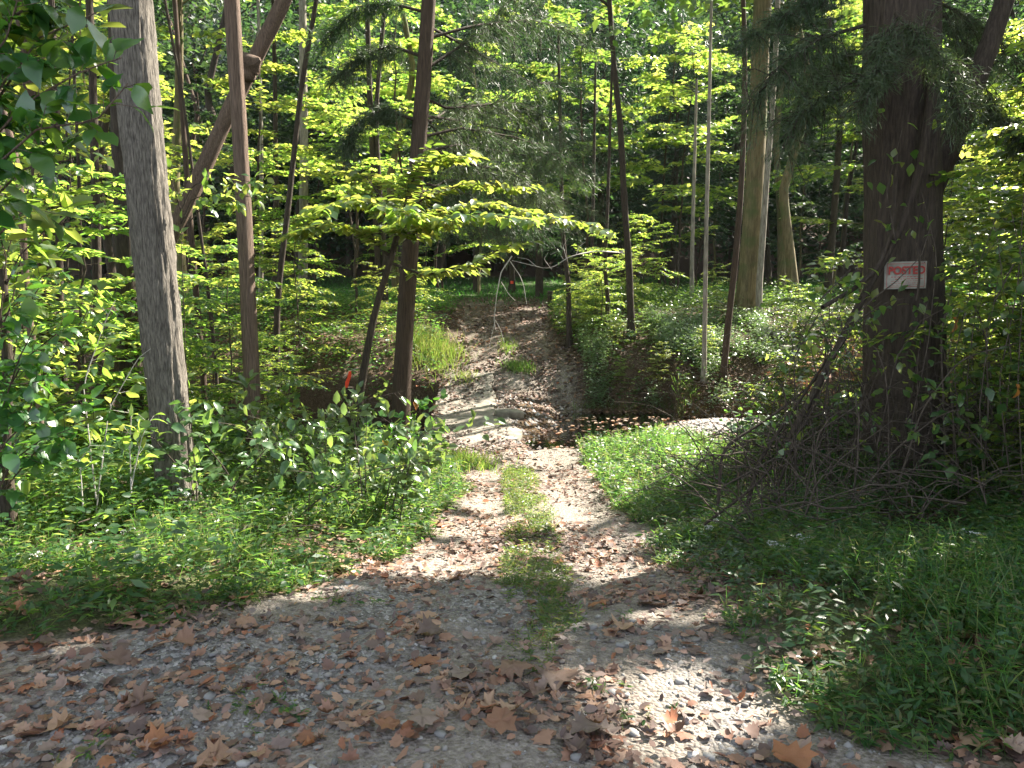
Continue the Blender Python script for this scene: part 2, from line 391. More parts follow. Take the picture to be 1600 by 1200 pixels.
def water_mat():
    m, t, out = newmat('creek_water')
    gl = nd(t, 'ShaderNodeBsdfGlossy'); gl.inputs['Roughness'].default_value = .04
    tr = nd(t, 'ShaderNodeBsdfTransparent'); tr.inputs[0].default_value = (.62, .45, .26, 1)
    fr = nd(t, 'ShaderNodeFresnel'); fr.inputs[0].default_value = 1.33
    tc = nd(t, 'ShaderNodeTexCoord'); n = nd(t, 'ShaderNodeTexNoise'); n.inputs['Scale'].default_value = 9; n.inputs['Detail'].default_value = 3
    t.links.new(tc.outputs['Object'], n.inputs['Vector'])
    b = nd(t, 'ShaderNodeBump'); b.inputs['Strength'].default_value = .12; b.inputs['Distance'].default_value = .02
    t.links.new(n.outputs[0], b.inputs['Height']); t.links.new(b.outputs[0], gl.inputs['Normal']); t.links.new(b.outputs[0], fr.inputs['Normal'])
    mx = nd(t, 'ShaderNodeMixShader'); t.links.new(fr.outputs[0], mx.inputs[0]); t.links.new(tr.outputs[0], mx.inputs[1]); t.links.new(gl.outputs[0], mx.inputs[2])
    t.links.new(mx.outputs[0], out.inputs[0]); return m
M['water'] = water_mat()

# ------------------------------------------------------------------ ground sheet
def axis(segs):
    out = [segs[0][0]]
    for a, b, s in segs:
        n = max(1, int(round((b - a) / s))); out += list(np.linspace(a, b, n + 1)[1:])
    return np.array(out)
gx = axis([(-160, -40, 8), (-40, -14, 1.3), (-14, -5, .3), (-5, 5, .075), (5, 14, .3), (14, 40, 1.3), (40, 160, 8)])
gy = axis([(-60, -6, 4), (-6, 1, .5), (1, 17, .075), (17, 26, .25), (26, 60, 1.0), (60, 150, 3)])
GX, GY = np.meshgrid(gx, gy); fx_, fy_ = GX.ravel(), GY.ravel()
GZ = height(fx_, fy_)
mb = MB()
nx, ny = len(gx), len(gy)
i = np.arange(ny - 1)[:, None] * nx; j = np.arange(nx - 1)[None]
mb.add(np.column_stack([fx_, fy_, GZ]), np.stack([i + j, i + j + 1, i + nx + j + 1, i + nx + j], -1).reshape(-1, 4))
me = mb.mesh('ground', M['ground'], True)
o_ = outside(fx_, fy_)
def setattr_v(me, name, v):
    a = me.attributes.new(name, 'FLOAT', 'POINT'); a.data.foreach_set('value', np.clip(v, 0, 1).astype(np.float32))
pathm = (1 - sst(-.1, .3, o_)) * (1 - sst(14.8, 17, fy_) * (.55 + .6 * (fbm(fx_ * 1.5, fy_ * .8, 66, 3) - .5))) * (1 - sst(22, 25, fy_))
gravm = (1 - sst(0, .3, o_)) * (1 - sst(3.6, 6.0, fy_ + (fbm(fx_ * 2, fy_ * 2, 8) - .5) * 2)) * sst(.42, .66, fbm(fx_ * 1.3, fy_ * 1.3, 31, 3))
bar = np.exp(-(((fx_ - 4.0) / 1.7) ** 2 + ((fy_ - 13.2) / 1.0) ** 2) ** 2)
gravm = np.maximum(gravm, bar)
fieldm = sst(19.5, 22, fy_) * (1 - sst(46, 52, fy_)) * sst(.2, 1.2, o_ + sst(24, 28, fy_) * 5)
greenm = sst(.0, .35, o_) * .6 * (fbm(fx_, fy_, 77, 3) > .42) * (1 - sst(11, 12, fy_)) + fieldm
wetm = (1 - sst(1.0, 2.0, np.abs(fy_ - creek_y(fx_)))) * sst(-.3, .3, fx_) * (1 - bar) * (fx_ < 12)
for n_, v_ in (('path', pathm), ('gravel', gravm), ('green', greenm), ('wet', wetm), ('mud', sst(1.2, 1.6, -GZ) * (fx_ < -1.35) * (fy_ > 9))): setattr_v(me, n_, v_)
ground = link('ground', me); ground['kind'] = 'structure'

# creek water
mb = MB(); xs = np.linspace(-.4, 12, 90); vs = np.linspace(-1.9, 1.9, 14)
P = np.stack([np.stack([np.full_like(vs, x), creek_y(np.array(x)) + vs, np.full_like(vs, -1.185 + max(0, x - 6) * .05)], 1) for x in xs])
i = np.arange(89)[:, None] * 14; j = np.arange(13)[None]
mb.add(P.reshape(-1, 3), np.stack([i + j, i + j + 1, i + 14 + j + 1, i + 14 + j], -1).reshape(-1, 4))
tag(mb.build('creek_water', M['water'], None, True), kind='structure')
mb = MB(); xs = np.linspace(-14, -1.45, 60)
P = np.stack([np.stack([np.full_like(vs, x), creek_y(np.array(x)) + vs, np.full_like(vs, -2.33)], 1) for x in xs])
i = np.arange(59)[:, None] * 14
mb.add(P.reshape(-1, 3), np.stack([i + j, i + j + 1, i + 14 + j + 1, i + 14 + j], -1).reshape(-1, 4))
tag(mb.build('creek_water', M['water'], None, True), kind='structure')

# ------------------------------------------------------------------ ford slab (concrete), its loose block
ford = thing('ford_slab', 'pale worn concrete ford slab carrying the track over the creek', 'ford', (-.5, 13, -1.0))
def slab_piece(name, x0, x1, y0, y1, lift, seed, parent):
    n = 26
    X, Y = np.meshgrid(np.linspace(0, 1, n), np.linspace(0, 1, n))
    ex0 = x0 + (fbm(Y * 3, Y * 0, seed, 3) - .5) * .08; ex1 = x1 + (fbm(Y * 4, Y * 0 + 9, seed, 3) - .5) * .4
    wx = ex0 + (ex1 - ex0) * X
    wy = y0 + (y1 - y0) * Y + (fbm(X * 3, X * 0 + 3, seed, 3) - .5) * .22 * np.clip(np.abs(Y - .5) * 4 - 1, 0, 1)
    wz = smooth_interp(wy, PY, PZ) + lift - (.09 * (1 - sst(0, .22, Y)) if seed == 4 else 0) + (fbm(wx * 1.5, wy * 1.5, seed, 3) - .5) * .06 + (fbm(wx * 14, wy * 14, seed, 2) - .5) * .012
    edge = np.minimum(np.minimum(X, 1 - X), np.minimum(Y, 1 - Y)); wz = wz - .02 * (1 - sst(0, .08, edge))
    m = MB(); v = np.stack([wx, wy, wz], -1) - np.array([-.5, 13, -1.0])
    i = np.arange(n - 1)[:, None] * n; j = np.arange(n - 1)[None]
    m.add(v.reshape(-1, 3), np.stack([i + j, i + j + 1, i + n + j + 1, i + n + j], -1).reshape(-1, 4))
    ring = np.concatenate([v[0], v[1:, -1], v[-1, -2::-1], v[-2:0:-1, 0]]); lo = ring.copy(); lo[:, 2] -= .55
    k = len(ring); a = np.arange(k)
    m.add(np.concatenate([ring, lo]), np.stack([a, a + k, (a + 1) % k + k, (a + 1) % k], 1))
    m.build(name, M['concrete'], parent, True)
slab_piece('slab', -1.42, .1, 11.5, 13.35, .03, 4, ford)
slab_piece('slab', -1.42, -.3, 13.38, 15.7, .025, 6, ford)

def rock_mesh(seed, sx, sy, sz, mat, name='rock', sub=14):
    m = MB(); th = np.linspace(0, 2 * np.pi, sub, endpoint=False); ph = np.linspace(-np.pi / 2, np.pi / 2, sub // 2 + 1)
    T, Pp = np.meshgrid(th, ph)
    d = np.stack([np.cos(T) * np.cos(Pp), np.sin(T) * np.cos(Pp), np.sin(Pp)], -1)
    q = np.sign(d) * np.abs(d) ** (.36 if name == 'concrete_block' else .62)
    r = 1 + (fbm(d[..., 0] * 2 + 7 * seed, d[..., 1] * 2 + d[..., 2] * 2.3, seed, 3) - .5) * (.2 if name == 'concrete_block' else .5)
    v = q * r[..., None] * np.array([sx, sy, sz]); n = len(ph)
    i = np.arange(n - 1)[:, None] * sub; j = np.arange(sub)[None]; k = (j + 1) % sub
    m.add(v.reshape(-1, 3), np.stack([i + j, i + k, i + sub + k, i + sub + j], -1).reshape(-1, 4))
    return m.mesh(name, mat)
def rock(x, y, sx, sy, sz, label, seed, rz=0, dz=0, mat='rock', group=None, name='rock'):
    o = link(name, rock_mesh(seed, sx, sy, sz, M[mat], name, 18), None, (x, y, H(x, y) + dz)); o.rotation_euler = (0, .06, rz)
    tag(o, label, 'rock', group); return o
rock(-.05, 13.4, .24, .19, .07, 'pale squared block of broken concrete at the pool edge on the ford', 3, .35, .05, 'concrete', name='concrete_block')
for k_, (px, py, Y, s, lab) in enumerate([(1190, 578, 16.6, .2, 'yellowish flat rock in the upper stream bed beside another'), (1215, 585, 16.4, .16, 'smaller ochre rock in the upper stream bed'),
                           (1232, 600, 15.8, .2, 'grey rock on the stream bank under the leaning brush')]):
    p = at(px, py, Y); rock(p[0], p[1], s, s * .7, s * .45, lab, 20 + k_, k_, .05)

# ------------------------------------------------------------------ canopy light gaps (ground footprints that stay sunlit)
GAPS = [(1.2, 3.3, 1.0, .55), (0, 17.4, 1.3, 1.6), (3.4, 4.9, 1.1, .7), (-2.6, 3.9, 1.5, .6), (-1.3, 5.2, .8, .8), (-4.6, 3.6, 1.2, .6), (6.5, 8.5, 2, 2), (-.1, 6.1, 1.9, 2.0), (.0, 8.6, 1.3, 1.2), (-.4, 12.2, 1.4, 1.1), (.3, 15.2, 1.5, 1.2), (1.9, 8.6, 1.0, 1.3), (4.6, 13.2, 2.2, 1.5),
        (3.0, 15.2, 2.4, 1.7), (-3.6, 6.6, 2.6, 1.9), (-2.2, 6.9, 1.9, 1.6), (-3.6, 4.7, 1.6, 1.2), (.62, 2.75, .42, .38), (-5.8, 5.2, 2.4, 1.6), (-6.5, 9, 2, 1.5),
        (-9, 15, 3.5, 3.5), (-4, 19, 3.5, 3), (3, 17, 4, 3), (2.5, 11.5, 1.2, .8), (5, 9.8, 1.9, 1.6)]
GAPS2 = [(-4, 15, 9, 6), (5, 11, 4, 4), (-8, 8, 4, 4), (5, 17, 6, 4), (-9, 24, 8, 5)]       # broken sun in the understory
def sunlit(P):
    G = P - SUN * ((P[:, 2:3] + .5) / SUN[2])
    inside = np.zeros(len(P), bool)
    wob = 1 + (fbm(G[:, 0] * 1.1, G[:, 1] * 1.1, 55, 3) - .5) * 1.1
    for cx, cy_, rx, ry in GAPS:
        inside |= ((G[:, 0] - cx) / rx) ** 2 + ((G[:, 1] - cy_) / ry) ** 2 < wob
    i2 = np.zeros(len(P), bool)
    for cx, cy_, rx, ry in GAPS2: i2 |= ((G[:, 0] - cx) / rx) ** 2 + ((G[:, 1] - cy_) / ry) ** 2 < 1
    clear = ((G[:, 0] - .16) / .6) ** 2 + ((G[:, 1] - 2.38) / .42) ** 2 < wob
    fleck = (np.abs(G[:, 0] - 1.6) < 2.5) & (G[:, 1] > 1.0) & (G[:, 1] < 5.2) & (fbm(G[:, 0] * 1.9 + 7, G[:, 1] * 1.9, 71, 3) > .62)
    return clear | fleck | (inside & (fbm(G[:, 0] * 1.7 + 3, G[:, 1] * 1.7, 58, 3) > .34)) | (i2 & (fbm(G[:, 0] * .7, G[:, 1] * .7, 63, 3) > .5))

# ------------------------------------------------------------------ foliage generators (local coordinates, z up)
def rdir(n, r=None):
    r = r or rng
    return nz(r.normal(size=(n, 3)))

def spray(lv, wood, r, start, d, length, rad, leaf, droop=.25, twigs=12, jn=.35, fine=True):
    """one horizontal-layered branch: wood tube, side twigs, leaves along them -> appended to lv (list of arrays)"""
    n = 7; d = nz(np.array(d, float)); p = np.array(start, float); pts = [p.copy()]
    st = length / (n - 1)
    for k in range(n - 1):
        d = nz(d + np.array([0, 0, -droop / (n - 1)]) + r.normal(size=3) * .10)
        p = p + d * st; pts.append(p.copy())
    pts = np.array(pts)
    if wood is not None: tube(wood, pts, np.linspace(rad, rad * .25, n), 5)
    for k in range(twigs):
        t = .15 + .85 * (k + r.random() * .6) / twigs
        q = t * (n - 1); i = min(int(q), n - 2); b0 = pts[i] + (pts[i + 1] - pts[i]) * (q - i)
        dd = nz(pts[i + 1] - pts[i]); side = nz(np.cross(dd, [0, 0, 1])) * (1 if k % 2 else -1)
        td = nz(dd * (.55 + .5 * r.random()) + side * (.85) + np.array([0, 0, .12 * r.normal() - .03]))
        tl = length * (.16 + .30 * (1 - t) + .08 * r.random()) + leaf
        m = max(3, int(tl / (leaf * .34)))
        s = (np.arange(m) + .4 + r.random(m) * .5) / m
        c = b0 + td * (tl * s)[:, None]; c[:, 2] -= .12 * tl * s ** 2
        if wood is not None and fine:
            e = b0 + td * tl; e[2] -= .12 * tl
            tube(wood, [b0, b0 + td * tl * .5, e], [rad * .22, rad * .15, rad * .06], 3, cap=False)
        sg = np.where(np.arange(m) % 2, 1, -1)[:, None]
        sd = nz(np.cross(td, [0, 0, 1]))
        ld = nz(td * .6 + sd * sg * (.75 + .3 * r.random((m, 1))) + r.normal(size=(m, 3)) * .22 + np.array([0, 0, -.18]))
        nn = nz(np.array([0, 0, 1]) + r.normal(size=(m, 3)) * jn)
        lv.append(np.concatenate([c, ld, nn, (leaf * (.6 + .6 * r.random(m)))[:, None]], 1))

def put_leaves(mb, lv, tpl, wr=.6, r=None):
    a = np.concatenate(lv) if isinstance(lv, list) else lv
    leaf_block(mb, a[:, :3], a[:, 3:6], a[:, 6:9], a[:, 9], a[:, 9] * wr, tpl, r)

def understory(seed, Ht, spread, leaf, nb, z0=.25, tpl=OVATE, rad=.05, twigs=11, wr=.6, lean=.05):
    """returns (trunk mesh builder, crown mesh builder) for a layered understory tree"""
    r = np.random.default_rng(seed); wood, cr, lv = MB(), MB(), []
    n = 14; pts = np.zeros((n, 3)); pts[:, 2] = np.linspace(-.15, Ht, n)
    pts[:, 0] = np.cumsum(r.normal(size=n) * lean * Ht / n * 2); pts[:, 1] = np.cumsum(r.normal(size=n) * lean * Ht / n * 2)
    tube(wood, pts, np.linspace(rad, rad * .25, n), 8)
    for k in range(nb):
        f = z0 + (1 - z0) * ((k + r.random()) / nb) ** .9
        q = f * (n - 1); i = min(int(q), n - 2); s = pts[i] + (pts[i + 1] - pts[i]) * (q - i)
        az = k * 2.4 + r.random() * .9; up = .12 + .55 * f * r.random()
        L = spread * (.45 + .65 * r.random()) * (1.05 - .6 * max(0, f - .45) / .55)
        spray(lv, wood, r, s, [math.cos(az), math.sin(az), up], L, rad * .35 * (1.2 - f), leaf, .3, twigs)
    put_leaves(cr, lv, tpl, wr)
    return wood, cr

def clumps(seed, n, ext, leaf, per, rad, hollow=.5):
    """leaf clumps through an ellipsoid: returns clump centres and leaf array"""
    r = np.random.default_rng(seed)
    d = nz(r.normal(size=(n, 3))); c = d * (hollow + (1 - hollow) * r.random((n, 1))) * np.array(ext)
    q = np.repeat(c, per, 0) + r.normal(size=(n * per, 3)) * np.array([rad, rad, rad * .45])
    ld = nz(r.normal(size=(len(q), 3)) * np.array([1, 1, .5])); nn = nz(np.array([0, 0, 1]) + r.normal(size=(len(q), 3)) * .6)
    return c, np.concatenate([q, ld, nn, (leaf * (.7 + .6 * r.random(len(q))))[:, None]], 1)

def tree_thing(name, label, pts, rad, bark, group=None, sides=14, segs=40, rough=.12, seed=1, flare=.25, cat='tree', fx=3., fz=3., rlist=None):
    """trunk along world points pts (base first)"""
    base = np.asarray(pts[0], float); th = thing(name, label, cat, base, group)
    p = resample(pts, segs) - base; p[0, 2] -= .25
    s = np.linspace(0, 1, segs)
    R = np.interp(s, np.linspace(0, 1, len(rlist)), rlist) if rlist is not None else rad * (1 - .55 * s)
    m = MB(); tube(m, p, R, sides, rough=rough, seed=seed, flare=flare, fx=fx, fz=fz)
    th_tr = m.build('trunk', M[bark], th, True)
    return th, p, R

def crown_for(th, top, ext, nclump, per=34, leaf=.2, mat='leaf_canopy', seed=0, gaps=True, rad=.75, limbs=7, bark='bark_dark', p=None):
    base = np.array(th.location)
    c, lv = clumps(seed, nclump, ext, leaf, per, rad, .25)
    c = c + np.array(top); lv[:, :3] += np.array(top)
    if gaps:
        ok = ~sunlit(c + base); keep = np.repeat(ok, per)
        lv = lv[keep]
        lv = lv[~(sunlit(lv[:, :3] + base) & (rng.random(len(lv)) < .985))]
        c = c[ok]
    if len(lv) == 0: return
    m = MB(); put_leaves(m, lv, LANCE, .6); m.build('crown', M[mat], th)
    if p is not None and len(c):
        w_ = MB(); sel = rng.choice(len(c), min(limbs, len(c)), replace=False)
        for k in sel:
            zt = np.clip(c[k][2] - 1.5 - .5 * np.linalg.norm(c[k][:2] - np.array(top)[:2]), p[len(p) * 2 // 3][2], p[-1][2])
            i = int(np.argmin(np.abs(p[:, 2] - zt))); s = p[i]; e = c[k]
            mid = (s + e) / 2 + rng.normal(size=3) * .25
            tube(w_, resample([s, mid, e], 8), np.linspace(.032, .01, 8), 5)
        w_.build('limb', M[bark], th, True)

def px_path(Y, pix, top_to=None):
    """list of photo pixels at depth Y -> world points; the base drops on to the ground; optional extension up to a height"""
    P = [at(a, b, Y if len(q) == 2 else q[2]) for q in pix for (a, b) in [q[:2]]]
    x, y = P[0][0], P[0][1]; P[0] = np.array([x, y, H(x, y)])
    P = [p for i, p in enumerate(P) if i == 0 or p[2] > P[0][2] + .15]
    if top_to:
        d = nz(P[-1] - P[-2]); d = nz(d * np.array([.6, .6, 1])); P.append(P[-1] + d * max(.5, (top_to - P[-1][2]) / d[2]))
    return P

# ---- shared understory variants
UV = {}
def variant(key, *a, **k):
    w_, c_ = understory(*a, **k)
    UV[key] = (w_.mesh('trunk', M[k_bark[key]], True), c_.mesh('crown', M['leaf']))
k_bark = {}
for i_ in range(6): k_bark['mid%d' % i_] = ['bark_dark', 'bark_brown', 'bark_olive'][i_ % 3]
for i_ in range(6):
    variant('mid%d' % i_, 100 + i_, 6.5 + i_ * .5, 2.4 + .22 * i_, .15, 16, z0=[.22, .35, .15, .4, .28, .2][i_], rad=.045, twigs=14, tpl=MAPLE if i_ % 2 else OVATE, wr=.9 if i_ % 2 else .74)
for i_ in range(3): k_bark['low%d' % i_] = 'twig'
for i_ in range(3):
    variant('low%d' % i_, 140 + i_, 2.6 + i_ * .5, 1.15 + .15 * i_, .095, 28, z0=.1, rad=.02, twigs=10, wr=.6)

def place_under(key, name, label, x, y, s=1., rz=None, group=None, cat='tree'):
    th = thing(name, label, cat, (x, y, H(x, y)), group)
    th.rotation_euler = (0, 0, rng.random() * 6.28 if rz is None else rz); th.scale = (s, s, s)
    a, b = UV[key]; link('trunk', a, th); link('crown', b, th)
    return th

exec_after = []
def px_path(Y, pix, top_to=None):
    """photo pixels at depth Y -> world points, base on the ground, optional straight extension up to a height"""
    P = [at(q[0], q[1], q[2] if len(q) > 2 else Y) for q in pix]
    x, y = P[0][0], P[0][1]; P[0] = np.array([x, y, H(x, y)])
    P = [p for i, p in enumerate(P) if i == 0 or p[2] > P[0][2] + .15]
    if top_to:
        d = nz(P[-1] - P[-2]); d = nz(d * np.array([.6, .6, 1])); P.append(P[-1] + d * max(.5, (top_to - P[-1][2]) / d[2]))
    return P

def single_leaves(th, arr, meshes, mat_stuff, tpl, name='leaf', limit=300, wr=.6):
    """the nearest `limit` leaves become objects of their own, the rest one stuff part"""
    org = np.array(th.location)
    order = np.argsort(arr[:, 1]); one, rest = arr[order[:limit]], arr[order[limit:]]
    for a in one:
        t = nz(a[3:6]); n = a[6:9]; b = nz(np.cross(n, t)); n = np.cross(t, b); L = a[9]
        o = link(name, meshes[int(rng.integers(len(meshes)))], th)
        mt = Matrix(((t[0] * L, b[0] * L, n[0] * L, a[0]), (t[1] * L, b[1] * L, n[1] * L, a[1]), (t[2] * L, b[2] * L, n[2] * L, a[2]), (0, 0, 0, 1)))
        o.matrix_basis = mt
    if len(rest):
        m = MB(); put_leaves(m, rest, tpl, wr); tag(m.build('foliage', mat_stuff, th), kind='stuff')

def hi_leaf(name, mat, wr=.58, curl=.25, fold=.16, seed=0):
    r = np.random.default_rng(seed); m = MB(); us = np.linspace(0, 1, 7); v = []
    wd = np.array([.03, .30, .47, .5, .40, .22, .01]) * wr
    for u, h in zip(us, wd):
        z = -curl * (u - .25) ** 2
        for s in (-1, 0, 1):
            v.append([u, s * h * (1 + .12 * r.normal()), z + fold * abs(s) * h * 1.2 + .012 * r.normal()])
    f = [[i * 3 + k, i * 3 + k + 1, i * 3 + k + 4, i * 3 + k + 3] for i in range(6) for k in range(2)]
    m.add(np.array(v), np.array(f)); return m.mesh(name, mat, True)
LEAF = [hi_leaf('leaf', M['leaf_obj'], .58, .25, .16, 1), hi_leaf('leaf', M['leaf_obj'], .52, .5, .25, 2), hi_leaf('leaf', M['leaf_obj'], .62, .1, .1, 3)]
LEAFS = [hi_leaf('leaf', M['leaf_shrub'], .58, .3, .16, 7), hi_leaf('leaf', M['leaf_shrub'], .52, .5, .25, 8), hi_leaf('leaf', M['leaf_shrub'], .62, .15, .1, 9)]
LEAFB = [hi_leaf('leaf', M['leaf_big'], .60, .3, .14, 4), hi_leaf('leaf', M['leaf_big'], .55, .5, .22, 5), hi_leaf('leaf', M['leaf_big'], .64, .15, .1, 6)]

# ------------------------------------------------------------------ the trees one can point at
def T(name, label, Y, pix, top, rad, bark, crown=(2.6, 2.6, 2.6), ncl=34, group=None, rlist=None, ctop=None, **k):
    P = px_path(Y, pix, top)
    th, p, R = tree_thing(name, label, P, rad, bark, group, rlist=rlist, **k)
    if ncl:
        crown_for(th, (p[-1] if ctop is None else np.array(ctop)), crown, ncl, 60, .26, seed=int(abs(P[0][0] * 100 + P[0][1] * 7)), p=p if rad > .075 else None, bark=bark)
    return th, p, R

T('hardwood_tree', 'stout grey straight ridged trunk leaning slightly, beside the leafy shrub and the verge', 5.8,
  [(278, 800), (270, 700), (258, 580), (244, 420), (228, 280), (214, 150), (204, 0)], 13, .135, 'bark_grey', sides=84, segs=300, rough=.17, seed=3, flare=.18, fx=6, fz=5.,
  rlist=[.138, .142, .142, .14, .135, .13, .12, .1, .08], ncl=30)
T('cedar_tree', 'slender reddish cedar trunk with bare smooth lower stem next to the stout grey trunk', 8.0,
  [(397, 700), (392, 560), (386, 420), (378, 280), (371, 150), (362, 0)], 12, .105, 'bark_red', sides=24, segs=120, rough=.14, seed=5, fx=5, fz=1.2, rlist=[.085, .078, .074, .072, .066, .05, .04], ncl=20, flare=.12)
T('dark_tree', 'dark brown trunk standing half hidden directly behind the stout grey trunk', 9.0,
  [(208, 700), (205, 560), (198, 400), (190, 200), (184, 0)], 14, .13, 'bark_dark', sides=16, segs=50, rough=.15, seed=7)
P_lean = px_path(9.6, [(138, 720), (160, 640), (205, 500), (270, 365), (325, 250), (372, 140), (418, 60), (450, -20)], None)
th_lean, p_, R_ = tree_thing('leaning_cedar', 'red brown cedar trunk leaning steeply behind the slender cedar, with a rough broken knot', P_lean + [P_lean[-1] + np.array([1.2, .4, 2.2])], .13, 'bark_red', sides=24, segs=140, rough=.28, fx=5, fz=1.6, seed=9, rlist=[.115, .10, .09, .085, .08, .065])
b_ = at(388, 105, 9.5) - np.array(th_lean.location); mb = MB()
tube(mb, resample([b_ + np.array([-.1, 0, -.12]), b_ + np.array([.02, -.02, .03]), b_ + np.array([.16, -.05, .08])], 10), np.array([.05, .10, .125, .12, .10, .125, .10, .09, .05, .02]), 18, rough=1.1, seed=4); mb.build('knot', M['bark_red'], th_lean, True)
T('thin_tree', 'thin dark crooked trunk left of the pale trunk, bending towards its top', 14, [(424, 545), (432, 470), (444, 380), (456, 270), (466, 180), (472, 120), (488, 40), (497, -10)], 9, .066, 'bark_dark', sides=10, seed=11, ncl=16)
T('pale_tree', 'pale grey sunlit straight trunk close behind the thin dark crooked one', 20, [(472, 500), (474, 400), (475, 250), (473, 0)], 15, .125, 'bark_pale', sides=16, seed=12)
T('pole_tree', 'narrow pale pole of a tree between the slender cedar and the thin crooked trunk', 21, [(408, 500), (409, 380), (408, 200), (405, 60)], 12, .065, 'bark_pale', sides=8, seed=13, ncl=18)
T('pole_tree', 'narrow dark trunk just behind the pale pole of a tree', 23, [(430, 500), (431, 350), (430, 150)], 13, .09, 'bark_dark', sides=8, seed=14, ncl=18)
th_d, p_d, R_d = T('twin_tree', 'twin stemmed dark tree, two stems side by side, just behind the tall dark cedar', 19, [(596, 490), (590, 400), (584, 280), (578, 160), (575, 60)], 13, .085, 'bark_dark', sides=12, seed=15)
mb = MB(); q_ = np.array(px_path(19, [(603, 490), (601, 400), (592, 280), (588, 200), (589, 150), (600, 20)])) - np.array(th_d.location); tube(mb, resample(q_, 26), np.linspace(.07, .05, 26), 10, rough=.12, seed=3); mb.build('stem', M['bark_dark'], th_d, True)

# main dark cedar with drooping needle boughs
th_c, p_c, R_c = T('red_cedar', 'tall dark cedar trunk in the middle beside the ford, with long drooping needle boughs', 10,
  [(624, 712), (627, 620), (634, 500), (641, 380), (650, 280), (657, 190), (664, 100), (671, 0)], 13, .15, 'bark_brown', sides=28, segs=160, rough=.16, seed=17, fx=7, fz=1.0, flare=.2,
  rlist=[.125, .112, .100, .09, .082, .075, .07, .06, .05], ncl=14)

def cedar_bough(th, start, path_pts, needle_len=.10, dens=1., seed=0, bark='bark_dark', mat='needle', rad=.03, droop=.35, width=.006):
    r = np.random.default_rng(seed); org = np.array(th.location); pts = resample(np.array(path_pts) - org, 14)
    m = MB(); tube(m, pts, np.linspace(rad, rad * .2, 14), 6, rough=.2, seed=seed)
    nd_ = []
    L = np.linalg.norm(pts[-1] - pts[0])
    for k in range(int(34 * dens)):
        t = .18 + .82 * r.random(); q = t * 13; i = min(int(q), 12); b0 = pts[i] + (pts[i + 1] - pts[i]) * (q - i)
        dd = nz(pts[i + 1] - pts[i]); td = nz(dd * .5 + r.normal(size=3) * .5 + np.array([0, 0, -droop]))
        tl = (.18 + .35 * r.random()) * min(1.2, L * .45)
        e = b0 + td * tl + np.array([0, 0, -droop * tl * .5]); tube(m, [b0, (b0 + e) / 2 + np.array([0, 0, .03]), e], [.006, .004, .002], 3, cap=False)
        n = 64; s = r.random(n); c = b0 + (e - b0) * s[:, None] + r.normal(size=(n, 3)) * .03
        ld = nz(td * .8 + r.normal(size=(n, 3)) * .55 + np.array([0, 0, -.35]))
        nd_.append(np.concatenate([c, ld, rdir(n, r), (needle_len * (.6 + .8 * r.random(n)))[:, None]], 1))
    b = m.build('branch', M[bark], th, True)
    m2 = MB(); a = np.concatenate(nd_); leaf_block(m2, a[:, :3], a[:, 3:6], a[:, 6:9], a[:, 9], width, NEEDLE, np.clip(rng.random(len(a)) * .7 + r.random() * .3, 0, 1))
    tag(m2.build('needles', M[mat], b), kind='stuff')
def bough(th, Y, pix, **k): cedar_bough(th, None, [at(q[0], q[1], q[2] if len(q) > 2 else Y) for q in pix], **k)
for k_, px_ in enumerate([[(655, 150), (700, 170), (790, 160, 10.5), (880, 190, 11)], [(655, 215), (720, 200), (810, 215, 10.3), (900, 260, 10.8)],
                          [(650, 260), (730, 255, 9.8), (800, 270, 9.6), (870, 320, 9.5)], [(648, 300), (720, 300, 10.2), (790, 330, 10.5), (850, 360, 11)],
                          [(668, 60), (740, 40), (830, 30, 11), (930, 60, 11.5)], [(662, 110), (715, 75), (770, 40, 10.4), (820, -30, 10.4)], [(655, 190), (600, 170, 9.7), (560, 190, 9.5), (540, 230, 9.4)],
                          [(662, 90), (610, 70, 9.8), (560, 90, 9.6), (520, 130, 9.4)], [(668, 20), (610, 5, 10), (560, 10, 9.8), (510, 60, 9.6)], [(652, 240), (720, 225, 11), (800, 240, 12), (890, 250, 12.6)],
                          [(648, 310), (700, 280, 11), (780, 290, 12), (850, 280, 13)], [(668, 40), (760, 90, 11), (830, 130, 12), (900, 130, 13)], [(655, 180), (730, 190, 12), (820, 210, 13), (930, 230, 14)], [(652, 230), (740, 250, 12.5), (840, 300, 13.5), (930, 330, 14)], [(650, 285), (740, 300, 12), (830, 330, 13), (900, 350, 14)], [(655, 200), (720, 160, 13), (800, 180, 14), (880, 220, 15)], [(650, 300), (700, 340, 12), (760, 360, 13), (820, 380, 13.5)], [(655, 170), (700, 230, 12), (760, 330, 13), (800, 350, 13.5)]]):
    px_ = [px_[0]] + [(q[0], q[1], (q[2] if len(q) > 2 else 10) + (1.3 if px_[-1][0] > 660 else .3) * (i_ + 1) / len(px_)) for i_, q in enumerate(px_[1:])]
    bough(th_c, 10, px_, seed=40 + k_, dens=2.0, rad=.022, needle_len=.07, width=.0055)

